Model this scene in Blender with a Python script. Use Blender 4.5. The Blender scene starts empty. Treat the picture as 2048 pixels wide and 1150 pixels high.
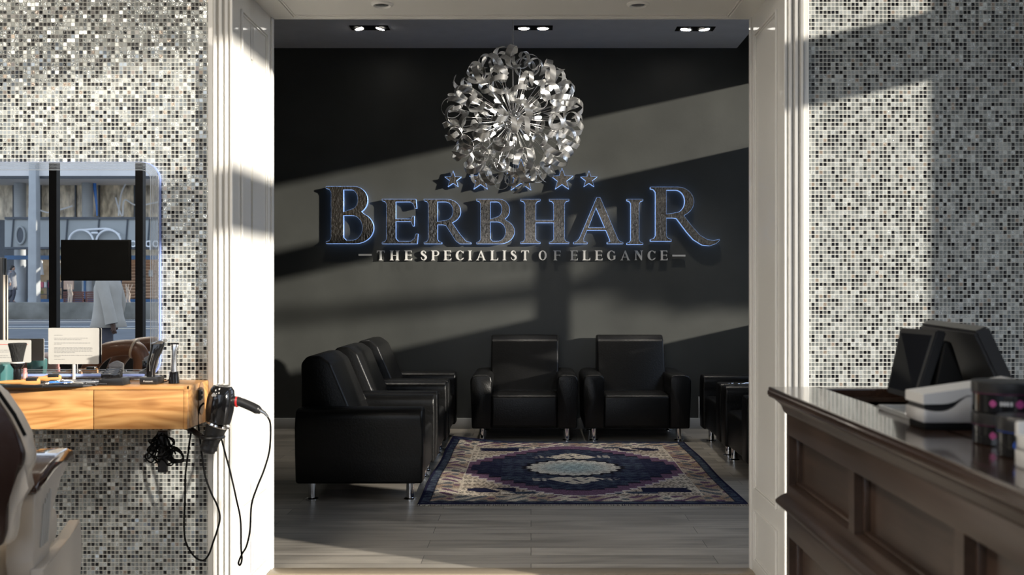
import bpy, bmesh, math, random
from mathutils import Vector, Matrix
C = bpy.context.scene.collection
random.seed(7)
PI = math.pi

# ---------------------------------------------------------------- camera
F = 1950.0; CX = 1062.0; CY = 580.0; EYE = 1.15
cam_d = bpy.data.cameras.new('camera'); cam = bpy.data.objects.new('camera', cam_d); C.objects.link(cam)
cam.location = (0, 0, EYE); cam.rotation_euler = (PI/2, 0, 0)
cam_d.sensor_width = 36.0; cam_d.lens = F/2048*36.0
cam_d.shift_x = -(CX-1024)/2048; cam_d.shift_y = (CY-575)/2048
cam_d.clip_start = 0.05; cam_d.clip_end = 400
cam_d.dof.use_dof = True; cam_d.dof.focus_distance = 5.6; cam_d.dof.aperture_fstop = 5.0
bpy.context.scene.camera = cam

def P(px, py, Y):
    return Vector(((px-CX)*Y/F, Y, EYE-(py-CY)*Y/F))

# ---------------------------------------------------------------- world, sun, exposure
SUN = Vector((-2.0, 1.0, -0.44))
w = bpy.data.worlds.new('sky'); bpy.context.scene.world = w; w.use_nodes = True
nt = w.node_tree; bg = nt.nodes['Background']
tc = nt.nodes.new('ShaderNodeTexCoord'); sx = nt.nodes.new('ShaderNodeSeparateXYZ'); cr = nt.nodes.new('ShaderNodeValToRGB')
nt.links.new(tc.outputs['Generated'], sx.inputs[0]); nt.links.new(sx.outputs['Z'], cr.inputs[0]); nt.links.new(cr.outputs[0], bg.inputs[0])
cr.color_ramp.elements[0].position = 0.0; cr.color_ramp.elements[0].color = (0.66, 0.72, 0.80, 1)
cr.color_ramp.elements[1].position = 0.6; cr.color_ramp.elements[1].color = (0.42, 0.53, 0.72, 1)
bg.inputs[1].default_value = 2.6
sd = bpy.data.lights.new('sun', 'SUN'); so = bpy.data.objects.new('sun', sd); C.objects.link(so)
so.rotation_euler = SUN.to_track_quat('-Z', 'Y').to_euler(); so.location = (12, -4, 6)
sd.energy = 8.6; sd.angle = math.radians(1.1); sd.color = (1.0, 0.93, 0.82)
vs = bpy.context.scene.view_settings
vs.view_transform = 'Standard'; vs.look = 'None'; vs.gamma = 1.0; vs.use_curve_mapping = False; vs.exposure = 0.0
cy = bpy.context.scene.cycles
cy.max_bounces = 8; cy.diffuse_bounces = 5; cy.glossy_bounces = 4; cy.transmission_bounces = 4; cy.transparent_max_bounces = 8
cy.caustics_reflective = False; cy.caustics_refractive = False; cy.sample_clamp_indirect = 4.0

FILL_PANELS = [(-3.2, 1.6), (-1.5, 1.6), (-3.2, -.2), (-1.5, -.2)]  # unseen ceiling lamps added as warm fill for the salon room
for x, y in FILL_PANELS:
    ld = bpy.data.lights.new('fill_light', 'AREA'); ld.size = .5; ld.energy = 28; ld.color = (1.0, .90, .76)
    lo_ = bpy.data.objects.new('fill_light', ld); C.objects.link(lo_); lo_.location = (x, y, 2.96)
# ---------------------------------------------------------------- helpers
def S(c):
    return tuple((x/12.92 if x <= 0.04045 else ((x+0.055)/1.055)**2.4) for x in [v/255 for v in c])

def mat(name, col, rough=0.5, metal=0.0, noise=0.0, nscale=8.0, bump=0.0, bscale=60.0, emit=None, es=0.0, spec=0.5, coat=0.0, stretch=(1,1,1), col2=None):
    m = bpy.data.materials.new(name); m.use_nodes = True; n = m.node_tree.nodes; l = m.node_tree.links
    b = n['Principled BSDF']
    b.inputs['Base Color'].default_value = (*col, 1); b.inputs['Roughness'].default_value = rough; b.inputs['Metallic'].default_value = metal
    b.inputs['Specular IOR Level'].default_value = spec; b.inputs['Coat Weight'].default_value = coat
    if emit: b.inputs['Emission Color'].default_value = (*emit, 1); b.inputs['Emission Strength'].default_value = es
    tcn = n.new('ShaderNodeTexCoord'); mp = n.new('ShaderNodeMapping'); mp.inputs['Scale'].default_value = stretch
    l.new(tcn.outputs['Object'], mp.inputs[0])
    if noise > 0 or col2:
        t = n.new('ShaderNodeTexNoise'); t.inputs['Scale'].default_value = nscale; t.inputs['Detail'].default_value = 5
        l.new(mp.outputs[0], t.inputs[0])
        r = n.new('ShaderNodeValToRGB'); l.new(t.outputs[0], r.inputs[0]); l.new(r.outputs[0], b.inputs['Base Color'])
        r.color_ramp.elements[0].position = 0.3; r.color_ramp.elements[1].position = 0.7
        if col2: a, c = col, col2
        else: a = tuple(x*(1-noise) for x in col); c = tuple(min(1, x*(1+noise)) for x in col)
        r.color_ramp.elements[0].color = (*a, 1); r.color_ramp.elements[1].color = (*c, 1)
    if bump > 0:
        t2 = n.new('ShaderNodeTexNoise'); t2.inputs['Scale'].default_value = bscale; t2.inputs['Detail'].default_value = 3
        l.new(mp.outputs[0], t2.inputs[0]); bp = n.new('ShaderNodeBump'); bp.inputs['Strength'].default_value = bump; bp.inputs['Distance'].default_value = 0.01
        l.new(t2.outputs[0], bp.inputs['Height']); l.new(bp.outputs[0], b.inputs['Normal'])
    return m

def link(name, bm, m, parent=None, smooth=True, ang=35, world=False):
    me = bpy.data.meshes.new(name)
    if parent is not None and world: bm.transform(Matrix.Translation(-parent.location))
    bmesh.ops.recalc_face_normals(bm, faces=bm.faces[:])
    bm.to_mesh(me); bm.free()
    if m: me.materials.append(m)
    o = bpy.data.objects.new(name, me); C.objects.link(o)
    if parent is not None: o.parent = parent
    if smooth:
        me.shade_smooth()
        me.set_sharp_from_angle(angle=math.radians(ang))
    return o
def thing(name, label, cat, loc=(0, 0, 0), rz=0.0, group=None):
    o = bpy.data.objects.new(name, None); C.objects.link(o); o.empty_display_size = 0.05
    o.location = loc; o.rotation_euler = (0, 0, rz); return tag(o, label, cat, group)
def tag(o, label, cat, group=None, kind=None):
    o['label'] = label; o['category'] = cat
    if group: o['group'] = group
    if kind: o['kind'] = kind
    return o
def solo(name, bm, m, label, cat, group=None, **k):
    return tag(link(name, bm, m, **k), label, cat, group)
def struct(name, bm, m, parent=None, **k):
    o = link(name, bm, m, parent, **k)
    if parent is None: o['kind'] = 'structure'
    return o
def copy_tree(o, parent=None):
    c = o.copy(); C.objects.link(c); c.parent = parent
    for ch in list(o.children): copy_tree(ch, c)
    return c
def BM(): return bmesh.new()
def merge(bm, tmp, M=None):
    if M is not None: tmp.transform(M)
    me = bpy.data.meshes.new('t'); tmp.to_mesh(me); tmp.free(); bm.from_mesh(me); bpy.data.meshes.remove(me)
def box(bm, x0, x1, y0, y1, z0, z1, r=0.0, seg=2, M=None):
    t = BM(); bmesh.ops.create_cube(t, size=1.0)
    t.transform(Matrix.Translation(((x0+x1)/2, (y0+y1)/2, (z0+z1)/2)) @ Matrix.Diagonal((abs(x1-x0), abs(y1-y0), abs(z1-z0), 1)))
    if r > 0: bmesh.ops.bevel(t, geom=t.edges[:], offset=r, segments=seg, affect='EDGES', profile=0.5)
    merge(bm, t, M)
def prism(bm, pts, a0, a1, axis='Y', r=0.0, seg=2, M=None):
    """polygon pts extruded from a0 to a1 along axis. pts are (x,z) for Y, (y,z) for X, (x,y) for Z"""
    t = BM()
    def v(p, a):
        return {'Y': (p[0], a, p[1]), 'X': (a, p[0], p[1]), 'Z': (p[0], p[1], a)}[axis]
    A = [t.verts.new(v(p, a0)) for p in pts]; B = [t.verts.new(v(p, a1)) for p in pts]
    t.faces.new(A); t.faces.new(B[::-1]); n = len(pts)
    for i in range(n): t.faces.new((A[i], B[i], B[(i+1) % n], A[(i+1) % n]))
    if r > 0: bmesh.ops.bevel(t, geom=t.edges[:], offset=r, segments=seg, affect='EDGES', profile=0.5)
    merge(bm, t, M)
def lathe(bm, prof, n=24, M=None, cap=True):
    """prof = [(radius, z)...] about Z"""
    t = BM(); rings = []
    for (r, z) in prof:
        rings.append([t.verts.new((r*math.cos(2*PI*i/n), r*math.sin(2*PI*i/n), z)) for i in range(n)])
    for a, b in zip(rings, rings[1:]):
        for i in range(n): t.faces.new((a[i], a[(i+1) % n], b[(i+1) % n], b[i]))
    if cap: t.faces.new(rings[0][::-1]); t.faces.new(rings[-1])
    merge(bm, t, M)
def frame_for(d):
    d = d.normalized(); u = d.cross(Vector((0, 0, 1)))
    if u.length < 1e-3: u = d.cross(Vector((0, 1, 0)))
    u.normalize(); return u, d.cross(u).normalized()
def loft(bm, rings, cap=True, closed=False):
    t = BM(); R = [[t.verts.new(p) for p in r] for r in rings]; n = len(R[0])
    for a, b in zip(R, R[1:]):
        for i in range(n): t.faces.new((a[i], a[(i+1) % n], b[(i+1) % n], b[i]))
    if cap: t.faces.new(R[0][::-1]); t.faces.new(R[-1])
    merge(bm, t)
def catmull(pts, k=6):
    pts = [Vector(p) for p in pts]; P_ = [pts[0]]+pts+[pts[-1]]; out = []
    for i in range(1, len(P_)-2):
        a, b, c, d = P_[i-1:i+3]
        for j in range(k):
            t = j/k
            out.append(0.5*((2*b)+(-a+c)*t+(2*a-5*b+4*c-d)*t*t+(-a+3*b-3*c+d)*t**3))
    out.append(pts[-1]); return out
def tube(bm, pts, r, n=8, smooth_k=0):
    pts = [Vector(p) for p in pts]
    if smooth_k: pts = catmull(pts, smooth_k)
    rs = r if isinstance(r, (list, tuple)) else [r]*len(pts)
    rings = []; u = None
    for i, p in enumerate(pts):
        d = (pts[min(i+1, len(pts)-1)]-pts[max(i-1, 0)]).normalized()
        if u is None: u, v = frame_for(d)
        else:
            u = (u-d*u.dot(d)).normalized(); v = d.cross(u)
        rr = rs[min(i, len(rs)-1)] if len(rs) == len(pts) else rs[0]+(rs[-1]-rs[0])*i/(len(pts)-1)
        rings.append([p+(u*math.cos(2*PI*k/n)+v*math.sin(2*PI*k/n))*rr for k in range(n)])
    loft(bm, rings)
def T(x, y, z): return Matrix.Translation((x, y, z))
def R(a, ax): return Matrix.Rotation(a, 4, ax)
def ell_loft(bm, secs, n=20, M=None, pw=2.0):
    """secs = (z, cx, cy, rx, ry) superellipse sections stacked along z"""
    rings = []
    for (z, cx, cy_, rx, ry) in secs:
        r = []
        for i in range(n):
            a = 2*PI*i/n; c, s = math.cos(a), math.sin(a)
            r.append(Vector((cx+rx*math.copysign(abs(c)**(2/pw), c), cy_+ry*math.copysign(abs(s)**(2/pw), s), z)))
        rings.append(r)
    if M is not None: rings = [[M @ p for p in r] for r in rings]
    loft(bm, rings)

# ---------------------------------------------------------------- node-heavy materials
def nodes(name):
    m = bpy.data.materials.new(name); m.use_nodes = True; return m, m.node_tree.nodes, m.node_tree.links, m.node_tree.nodes['Principled BSDF']
def mosaic_material():
    m, n, l, b = nodes('glass_mosaic'); PITCH = 0.01436
    def M(op, a, b_=None, c=None):
        q = n.new('ShaderNodeMath'); q.operation = op
        for i, v in enumerate((a, b_, c)):
            if v is None: continue
            if isinstance(v, (int, float)): q.inputs[i].default_value = v
            else: l.new(v, q.inputs[i])
        return q.outputs[0]
    t = n.new('ShaderNodeTexCoord'); s = n.new('ShaderNodeSeparateXYZ'); l.new(t.outputs['Object'], s.inputs[0])
    u = M('DIVIDE', s.outputs['X'], PITCH); v = M('DIVIDE', s.outputs['Z'], PITCH)
    fu = M('FLOOR', u); fv = M('FLOOR', v); ru = M('FRACT', u); rv = M('FRACT', v)
    du = M('ABSOLUTE', M('SUBTRACT', ru, 0.5)); dv = M('ABSOLUTE', M('SUBTRACT', rv, 0.5))
    dm = M('MAXIMUM', du, dv); grout = M('GREATER_THAN', dm, 0.415)
    cb = n.new('ShaderNodeCombineXYZ'); l.new(fu, cb.inputs[0]); l.new(fv, cb.inputs[1])
    wn = n.new('ShaderNodeTexWhiteNoise'); wn.noise_dimensions = '2D'; l.new(cb.outputs[0], wn.inputs['Vector'])
    rnd = wn.outputs['Value']; sc = n.new('ShaderNodeSeparateColor'); l.new(wn.outputs['Color'], sc.inputs[0])
    r = n.new('ShaderNodeValToRGB'); r.color_ramp.interpolation = 'CONSTANT'; l.new(rnd, r.inputs[0])
    stops = [(0, (0.012, 0.013, 0.015)), (.19, (0.035, 0.036, 0.037)), (.27, (0.13, 0.14, 0.14)), (.40, (0.26, 0.28, 0.275)), (.62, (0.40, 0.42, 0.41)), (.86, (0.56, 0.59, 0.58)), (.97, (0.36, 0.30, 0.25))]
    e = r.color_ramp.elements; e[0].position = 0; e[0].color = (*stops[0][1], 1); e[1].position = stops[1][0]; e[1].color = (*stops[1][1], 1)
    for p, c in stops[2:]:
        q = e.new(p); q.color = (*c, 1)
    # crackle inside the foil backed tiles
    nz = n.new('ShaderNodeTexNoise'); nz.inputs['Scale'].default_value = 330; nz.inputs['Detail'].default_value = 2; l.new(t.outputs['Object'], nz.inputs[0])
    foil = M('GREATER_THAN', sc.outputs[1], 0.45)
    k = M('MULTIPLY_ADD', M('SUBTRACT', nz.outputs[0], 0.5), M('MULTIPLY', foil, 1.9), 1.0)
    mx = n.new('ShaderNodeMix'); mx.data_type = 'RGBA'; mx.blend_type = 'MULTIPLY'; mx.inputs[0].default_value = 1.0
    l.new(r.outputs[0], mx.inputs[6]); cc = n.new('ShaderNodeCombineColor')
    for i in range(3): l.new(k, cc.inputs[i])
    l.new(cc.outputs[0], mx.inputs[7])
    m2 = n.new('ShaderNodeMix'); m2.data_type = 'RGBA'; l.new(grout, m2.inputs[0]); l.new(mx.outputs[2], m2.inputs[6]); m2.inputs[7].default_value = (0.56, 0.56, 0.52, 1)
    l.new(m2.outputs[2], b.inputs['Base Color'])
    notg = M('SUBTRACT', 1.0, grout)
    l.new(M('MULTIPLY', notg, M('MULTIPLY', M('GREATER_THAN', rnd, 0.27), 0.45)), b.inputs['Metallic'])
    l.new(M('ADD', M('MULTIPLY', grout, 0.5), M('MULTIPLY_ADD', sc.outputs[2], 0.14, 0.07)), b.inputs['Roughness'])
    # each tile sits at its own slight tilt, foil tiles are crinkled
    g = n.new('ShaderNodeNewGeometry'); sub = n.new('ShaderNodeVectorMath'); sub.operation = 'SUBTRACT'; l.new(wn.outputs['Color'], sub.inputs[0]); sub.inputs[1].default_value = (.5, .5, .5)
    s2 = n.new('ShaderNodeVectorMath'); s2.operation = 'SCALE'; l.new(sub.outputs[0], s2.inputs[0]); s2.inputs['Scale'].default_value = 0.10
    nz2 = n.new('ShaderNodeTexNoise'); nz2.inputs['Scale'].default_value = 260; l.new(t.outputs['Object'], nz2.inputs[0])
    sb = n.new('ShaderNodeVectorMath'); sb.operation = 'SUBTRACT'; l.new(nz2.outputs['Color'], sb.inputs[0]); sb.inputs[1].default_value = (.5, .5, .5)
    s3 = n.new('ShaderNodeVectorMath'); s3.operation = 'SCALE'; l.new(sb.outputs[0], s3.inputs[0]); l.new(M('MULTIPLY', foil, 1.1), s3.inputs['Scale'])
    a1 = n.new('ShaderNodeVectorMath'); l.new(s2.outputs[0], a1.inputs[0]); l.new(s3.outputs[0], a1.inputs[1])
    sg = n.new('ShaderNodeVectorMath'); sg.operation = 'SCALE'; l.new(a1.outputs[0], sg.inputs[0]); l.new(notg, sg.inputs['Scale'])
    a2 = n.new('ShaderNodeVectorMath'); l.new(g.outputs['Normal'], a2.inputs[0]); l.new(sg.outputs[0], a2.inputs[1])
    nn = n.new('ShaderNodeVectorMath'); nn.operation = 'NORMALIZE'; l.new(a2.outputs[0], nn.inputs[0]); l.new(nn.outputs[0], b.inputs['Normal'])
    return m
def wood_material(name, dark, light, axis='X', ring=9.0, rough=0.35, dist=4.0, planks=None, coat=0.0, knots=False):
    m, n, l, b = nodes(name)
    t = n.new('ShaderNodeTexCoord'); mp = n.new('ShaderNodeMapping'); l.new(t.outputs['Object'], mp.inputs[0])
    sc = {'X': (0.22, 1, 1), 'Y': (1, .22, 1), 'Z': (1, 1, .22)}[axis]; mp.inputs['Scale'].default_value = sc
    vec = mp.outputs[0]; br = None
    if planks:
        br = n.new('ShaderNodeTexBrick'); l.new(t.outputs['Object'], br.inputs[0])
        br.inputs['Scale'].default_value = 1.0; br.inputs['Brick Width'].default_value = planks[0]; br.inputs['Row Height'].default_value = planks[1]
        br.inputs['Mortar Size'].default_value = 0.0012; br.inputs['Mortar Smooth'].default_value = 0.1; br.offset = 0.37
        br.inputs['Color1'].default_value = (0, 0, 0, 1); br.inputs['Color2'].default_value = (1, 1, 1, 1); br.inputs['Mortar'].default_value = (0.5, .5, .5, 1)
        ad = n.new('ShaderNodeVectorMath'); ad.operation = 'MULTIPLY_ADD'; l.new(br.outputs['Color'], ad.inputs[0]); ad.inputs[1].default_value = (7, 3, 5); l.new(mp.outputs[0], ad.inputs[2]); vec = ad.outputs[0]
    wv = n.new('ShaderNodeTexNoise'); wv.inputs['Scale'].default_value = ring; wv.inputs['Detail'].default_value = 3; wv.inputs['Distortion'].default_value = 0.6; l.new(vec, wv.inputs[0])
    q = n.new('ShaderNodeMath'); q.operation = 'MULTIPLY'; l.new(wv.outputs[0], q.inputs[0]); q.inputs[1].default_value = dist*4
    q2 = n.new('ShaderNodeMath'); q2.operation = 'PINGPONG'; l.new(q.outputs[0], q2.inputs[0]); q2.inputs[1].default_value = 1.0
    fn = n.new('ShaderNodeTexNoise'); fn.inputs['Scale'].default_value = ring*14; fn.inputs['Detail'].default_value = 4
    mp2 = n.new('ShaderNodeMapping'); l.new(vec, mp2.inputs[0]); mp2.inputs['Scale'].default_value = tuple(.2 if v < 1 else 1 for v in sc); l.new(mp2.outputs[0], fn.inputs[0])
    mixv = n.new('ShaderNodeMath'); mixv.operation = 'MULTIPLY_ADD'; l.new(q2.outputs[0], mixv.inputs[0]); mixv.inputs[1].default_value = 0.42
    hv = n.new('ShaderNodeMath'); hv.operation = 'MULTIPLY'; l.new(fn.outputs[0], hv.inputs[0]); hv.inputs[1].default_value = 0.62; l.new(hv.outputs[0], mixv.inputs[2])
    r = n.new('ShaderNodeValToRGB'); l.new(mixv.outputs[0], r.inputs[0]); r.color_ramp.elements[0].position = .12; r.color_ramp.elements[1].position = .72
    r.color_ramp.elements[0].color = (*dark, 1); r.color_ramp.elements[1].color = (*light, 1); col = r.outputs[0]
    if knots:
        vo = n.new('ShaderNodeTexVoronoi'); vo.inputs['Scale'].default_value = 5.0; mp3 = n.new('ShaderNodeMapping'); l.new(t.outputs['Object'], mp3.inputs[0]); mp3.inputs['Scale'].default_value = (.55, 1, 1.3); l.new(mp3.outputs[0], vo.inputs[0])
        kr = n.new('ShaderNodeValToRGB'); l.new(vo.outputs['Distance'], kr.inputs[0]); kr.color_ramp.elements[0].position = .02; kr.color_ramp.elements[1].position = .15
        kr.color_ramp.elements[0].color = (.35, .22, .14, 1); kr.color_ramp.elements[1].color = (1, 1, 1, 1)
        km = n.new('ShaderNodeMix'); km.data_type = 'RGBA'; km.blend_type = 'MULTIPLY'; km.inputs[0].default_value = 1; l.new(col, km.inputs[6]); l.new(kr.outputs[0], km.inputs[7]); col = km.outputs[2]
    if br:
        tn = n.new('ShaderNodeMix'); tn.data_type = 'RGBA'; tn.blend_type = 'MULTIPLY'; tn.inputs[0].default_value = 1.0; l.new(col, tn.inputs[6])
        vr = n.new('ShaderNodeMapRange'); l.new(br.outputs['Color'], vr.inputs[0]); vr.inputs[3].default_value = 0.8; vr.inputs[4].default_value = 1.12; l.new(vr.outputs[0], tn.inputs[7])
        mm = n.new('ShaderNodeMix'); mm.data_type = 'RGBA'; l.new(br.outputs['Fac'], mm.inputs[0]); l.new(tn.outputs[2], mm.inputs[6]); mm.inputs[7].default_value = (*[x*.25 for x in dark], 1); col = mm.outputs[2]
    l.new(col, b.inputs['Base Color']); b.inputs['Roughness'].default_value = rough; b.inputs['Coat Weight'].default_value = coat; b.inputs['Coat Roughness'].default_value = 0.08
    bp = n.new('ShaderNodeBump'); bp.inputs['Strength'].default_value = 0.12; bp.inputs['Distance'].default_value = 0.004; l.new(fn.outputs[0], bp.inputs['Height']); l.new(bp.outputs[0], b.inputs['Normal'])
    return m
def pane_material():
    m = bpy.data.materials.new('window_glass'); m.use_nodes = True; n = m.node_tree.nodes; l = m.node_tree.links
    n.remove(n['Principled BSDF']); tr = n.new('ShaderNodeBsdfTransparent'); gl = n.new('ShaderNodeBsdfGlossy'); gl.inputs['Roughness'].default_value = 0.0
    mx = n.new('ShaderNodeMixShader'); lw = n.new('ShaderNodeLayerWeight'); lw.inputs[0].default_value = 0.04; l.new(lw.outputs['Fresnel'], mx.inputs[0])
    l.new(tr.outputs[0], mx.inputs[1]); l.new(gl.outputs[0], mx.inputs[2]); l.new(mx.outputs[0], n['Material Output'].inputs[0]); return m

M_mosaic = mosaic_material()
M_oak = wood_material('oak_drawer_fronts', S((150, 96, 48)), S((208, 158, 100)), 'X', 6.5, 0.38, 4.0, knots=True)
M_walnut = wood_material('dark_stained_wood', (0.019, 0.011, 0.007), (0.055, 0.034, 0.024), 'Y', 6.0, 0.32, 1.5)
M_walnut_top = wood_material('polished_dark_wood', (0.018, 0.009, 0.006), (0.045, 0.024, 0.016), 'Y', 6.0, 0.2, 1.5, coat=0.8)
M_floor = wood_material('grey_laminate', S((122, 117, 109)), S((184, 177, 166)), 'X', 3.2, 0.32, 1.6, planks=(1.25, 0.128))
M_white = mat('white_gloss_paint', (0.76, 0.745, 0.71), 0.36, noise=0.02, nscale=3, coat=0.2)
M_wall_black = mat('black_wall_paint', (0.049, 0.051, 0.047), 0.45, noise=0.16, nscale=2.2, bump=0.05, bscale=25)
M_ceil_grey = mat('grey_ceiling_paint', (0.85, 0.85, 0.86), 0.6, noise=0.03)
M_ceil_white = mat('white_ceiling_paint', (0.78, 0.77, 0.74), 0.7, noise=0.02)
M_black = mat('matt_black', (0.003, 0.003, 0.003), 0.6, noise=0.2, spec=.12)
M_gloss_black = mat('gloss_black_plastic', (0.008, 0.008, 0.009), 0.12, noise=0.1, coat=0.5)
M_satin_black = mat('satin_black_plastic', (0.014, 0.014, 0.015), 0.35, noise=0.15)
M_leather = mat('black_leather', (0.0045, 0.0045, 0.0045), 0.36, noise=0.2, bump=0.12, bscale=90, spec=0.32)
M_chrome = mat('chrome', (0.85, 0.85, 0.86), 0.07, 1.0, noise=0.02)
M_steel = mat('brushed_steel', (0.68, 0.68, 0.68), 0.25, 1.0, noise=0.05)
M_ribbon = mat('brushed_aluminium', (0.84, 0.83, 0.80), 0.30, .9, noise=0.25, nscale=30, stretch=(1, 1, .15))
M_bulb = mat('lit_bulb', (1, 1, 1), 0.3, emit=(1.0, 0.93, 0.82), es=15, noise=0.01)
M_letter = mat('mirrored_letter_metal', (0.30, 0.27, 0.235), 0.26, 0.95, noise=0.4, nscale=90, bump=0.55, bscale=60, stretch=(1, 1, .5))
M_rim = mat('blue_lit_edge', (0.2, 0.4, 0.9), 0.4, emit=(0.30, 0.50, 1.0), es=1.6, noise=0.01)
M_white_letter = mat('white_acrylic', (0.62, 0.61, 0.58), 0.4, noise=0.02)
M_mirror = mat('silver_mirror', (0.92, 0.93, 0.93), 0.0, 1.0, noise=0.004)
M_cream = mat('cream_vinyl', (0.56, 0.50, 0.43), 0.38, noise=0.04, nscale=4)
M_brown = mat('brown_leather', (0.020, 0.008, 0.006), 0.3, noise=0.1, bump=0.05)
M_brown_gloss = mat('brown_lacquer', (0.050, 0.022, 0.013), 0.12, noise=0.15, coat=0.8)
M_tan_brown = mat('mid_brown_leather', (0.13, 0.062, 0.038), 0.4, noise=0.1)
M_paper = mat('white_card', (0.50, 0.485, 0.45), 0.6, noise=0.02)
M_ink = mat('grey_ink', (0.22, 0.22, 0.22), 0.7, noise=0.1)
M_red_ink = mat('red_ink', (0.6, 0.12, 0.10), 0.6, noise=0.1)
M_red = mat('red_plastic', (0.55, 0.03, 0.03), 0.3, noise=0.05)
M_blue = mat('blue_plastic', (0.04, 0.20, 0.62), 0.3, noise=0.05)
M_orange = mat('orange_wood', (0.62, 0.30, 0.10), 0.4, noise=0.2)
M_pane = pane_material()
M_fill_panel = mat('fill_panel', (.8, .8, .8), .5, emit=(1, .92, .8), es=2.5, noise=.01)  # glowing face of the added fill lamps
M_skirt = mat('pale_grey_skirting', (0.46, 0.46, 0.45), 0.4, noise=0.03)
M_glow = mat('downlight_glow', (1, 1, 1), 0.3, emit=(1.0, 0.95, 0.86), es=14, noise=0.01)

# ================================================================ SETTING
YN0, YN1 = 3.50, 4.005       # partition wall between the two rooms
XL, XR = -1.064, 0.903       # opening
ZH = 2.265                   # opening height
YB = 8.10                    # far black wall
XW = 2.25                    # window side
YS = -1.40                   # shop front behind the camera
XFL = -6.0                   # far left wall of both rooms
ZC = 3.16

b = BM(); box(b, XFL, XW+.2, YS, YB+.2, -0.12, 0.0); struct('floor', b, M_floor, smooth=False)
# partition with mosaic faces
b = BM(); box(b, XFL, XL-.012, YN0, YN1, 0, 3.3); struct('wall_left', b, M_mosaic, smooth=False)
b = BM(); box(b, XR+.012, XW, YN0, YN1, 0, 3.3); struct('wall_right', b, M_mosaic, smooth=False)
b = BM(); box(b, XL-.012, XR+.012, YN0, YN1, ZH+.012, 3.3); struct('wall_over_opening', b, M_white, smooth=False)
b = BM(); box(b, XFL, XW+.2, YB, YB+.2, 0, 3.6); struct('wall_back', b, M_wall_black, smooth=False)
b = BM(); box(b, XFL, XL-.02, YN1, YN1+.01, 0, 3.6); box(b, XR+.02, XW, YN1, YN1+.01, 0, 3.6); box(b, XL-.02, XR+.02, YN1, YN1+.01, ZH+.02, 3.6)
struct('wall_lounge_side', b, M_wall_black, smooth=False)
b = BM(); box(b, XFL-.2, XFL, YS, YB+.2, 0, 3.6); struct('wall_far_left', b, M_wall_black, smooth=False)
b = BM(); box(b, XFL, XW, YS, YN0, 3.0, 3.2); struct('ceiling', b, M_ceil_white, smooth=False)
b = BM(); box(b, XFL, 1.71, YN1+.01, YB, ZC, ZC+.1); struct('ceiling_lounge', b, M_ceil_grey, smooth=False)
b = BM(); box(b, XFL, XW+.2, YN1, YB+.2, 3.6, 3.75); struct('ceiling_recess', b, M_black, smooth=False)
b = BM(); box(b, XFL, .95*XW, YB-.018, YB, 0, .087, .004); struct('baseboard_back', b, M_skirt)

# jamb linings with a raised panel moulding
def moulding_ring(bm, plane, side, a0, a1, c0, c1, axis):
    """rectangular moulding on a plane. axis X: plane at x, runs over y(a) z(c); axis Z: plane at z, runs over x(a) y(c)"""
    wd, th = .016, .009
    for k, (o_, t_) in enumerate(((0, th), (wd*.62, th*.5))):
        A0, A1, B0, B1 = a0+o_, a1-o_, c0+o_, c1-o_; ww = wd*(.55 if k == 0 else .5)
        for (p0, p1, q0, q1) in ((A0, A0+ww, B0, B1), (A1-ww, A1, B0, B1), (A0+ww, A1-ww, B0, B0+ww), (A0+ww, A1-ww, B1-ww, B1)):
            if axis == 'X': box(bm, plane, plane+side*t_, p0, p1, q0, q1, .0016, 1)
            else: box(bm, p0, p1, q0, q1, plane, plane+side*t_, .0016, 1)
def jamb(name, x, side):
    b = BM()
    if side > 0:
        box(b, x-side*.03, x-.022, YN0-.002, YN1+.012, 0, ZH); box(b, x-.024, x, YN0-.002, 3.704, 0, ZH); box(b, x-.024, x, 3.732, YN1+.012, 0, ZH); box(b, x-.024, x, 3.70, 3.735, 0, .42); box(b, x-.024, x, 3.70, 3.735, 2.03, ZH)
    else: box(b, x-side*.02, x, YN0-.002, YN1+.012, 0, ZH)
    moulding_ring(b, x, side, YN0+.07, YN1-.08, .345, ZH-.085, 'X')
    moulding_ring(b, x, side, YN0+.07, YN1-.08, .06, .27, 'X')
    box(b, x, x+side*.006, YN1-.02, YN1+.012, 0, ZH, .002, 1)
    struct(name, b, M_white)
jamb('trim_1', XL, 1); jamb('trim_2', XR, -1)
b = BM(); box(b, XL-.02, XR+.02, YN0-.002, YN1+.012, ZH, ZH+.02)
moulding_ring(b, ZH, -1, XL+.09, XR-.09, YN0+.07, YN1-.035, 'Z'); struct('trim_3', b, M_white)
# front casing, extruded profile of ribs
PROF = [(0, 0), (0, .016), (.002, .020), (.009, .020), (.011, .006), (.015, .008), (.018, .020), (.027, .022), (.029, .008), (.033, .010), (.037, .028), (.046, .030), (.048, .012), (.053, .014), (.057, .034), (.064, .036), (.067, .014), (.071, .022), (.086, .024), (.089, .02), (.089, 0)]
def casing(name, x, side):
    pts = [(x-side*(p[0]), YN0-.002-p[1]) for p in PROF]
    b = BM(); prism(b, pts, 0, ZH+.1, 'Z'); struct(name, b, M_white, ang=20)
casing('trim_4', XL-.0, 1); casing('trim_5', XR+.0, -1)
b = BM(); prism(b, [(YN0-.002-p[1], ZH+p[0]) for p in PROF], XL-.089, XR+.089, 'X'); struct('trim_6', b, M_white, ang=20)
b = BM(); box(b, XL, XR, YN0+.42, YN1+.005, 0, .009, .004); struct('trim_7', b, mat('pale_threshold', S((150, 138, 120)), .4, noise=.1, stretch=(.1, 1, 1)))

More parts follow.
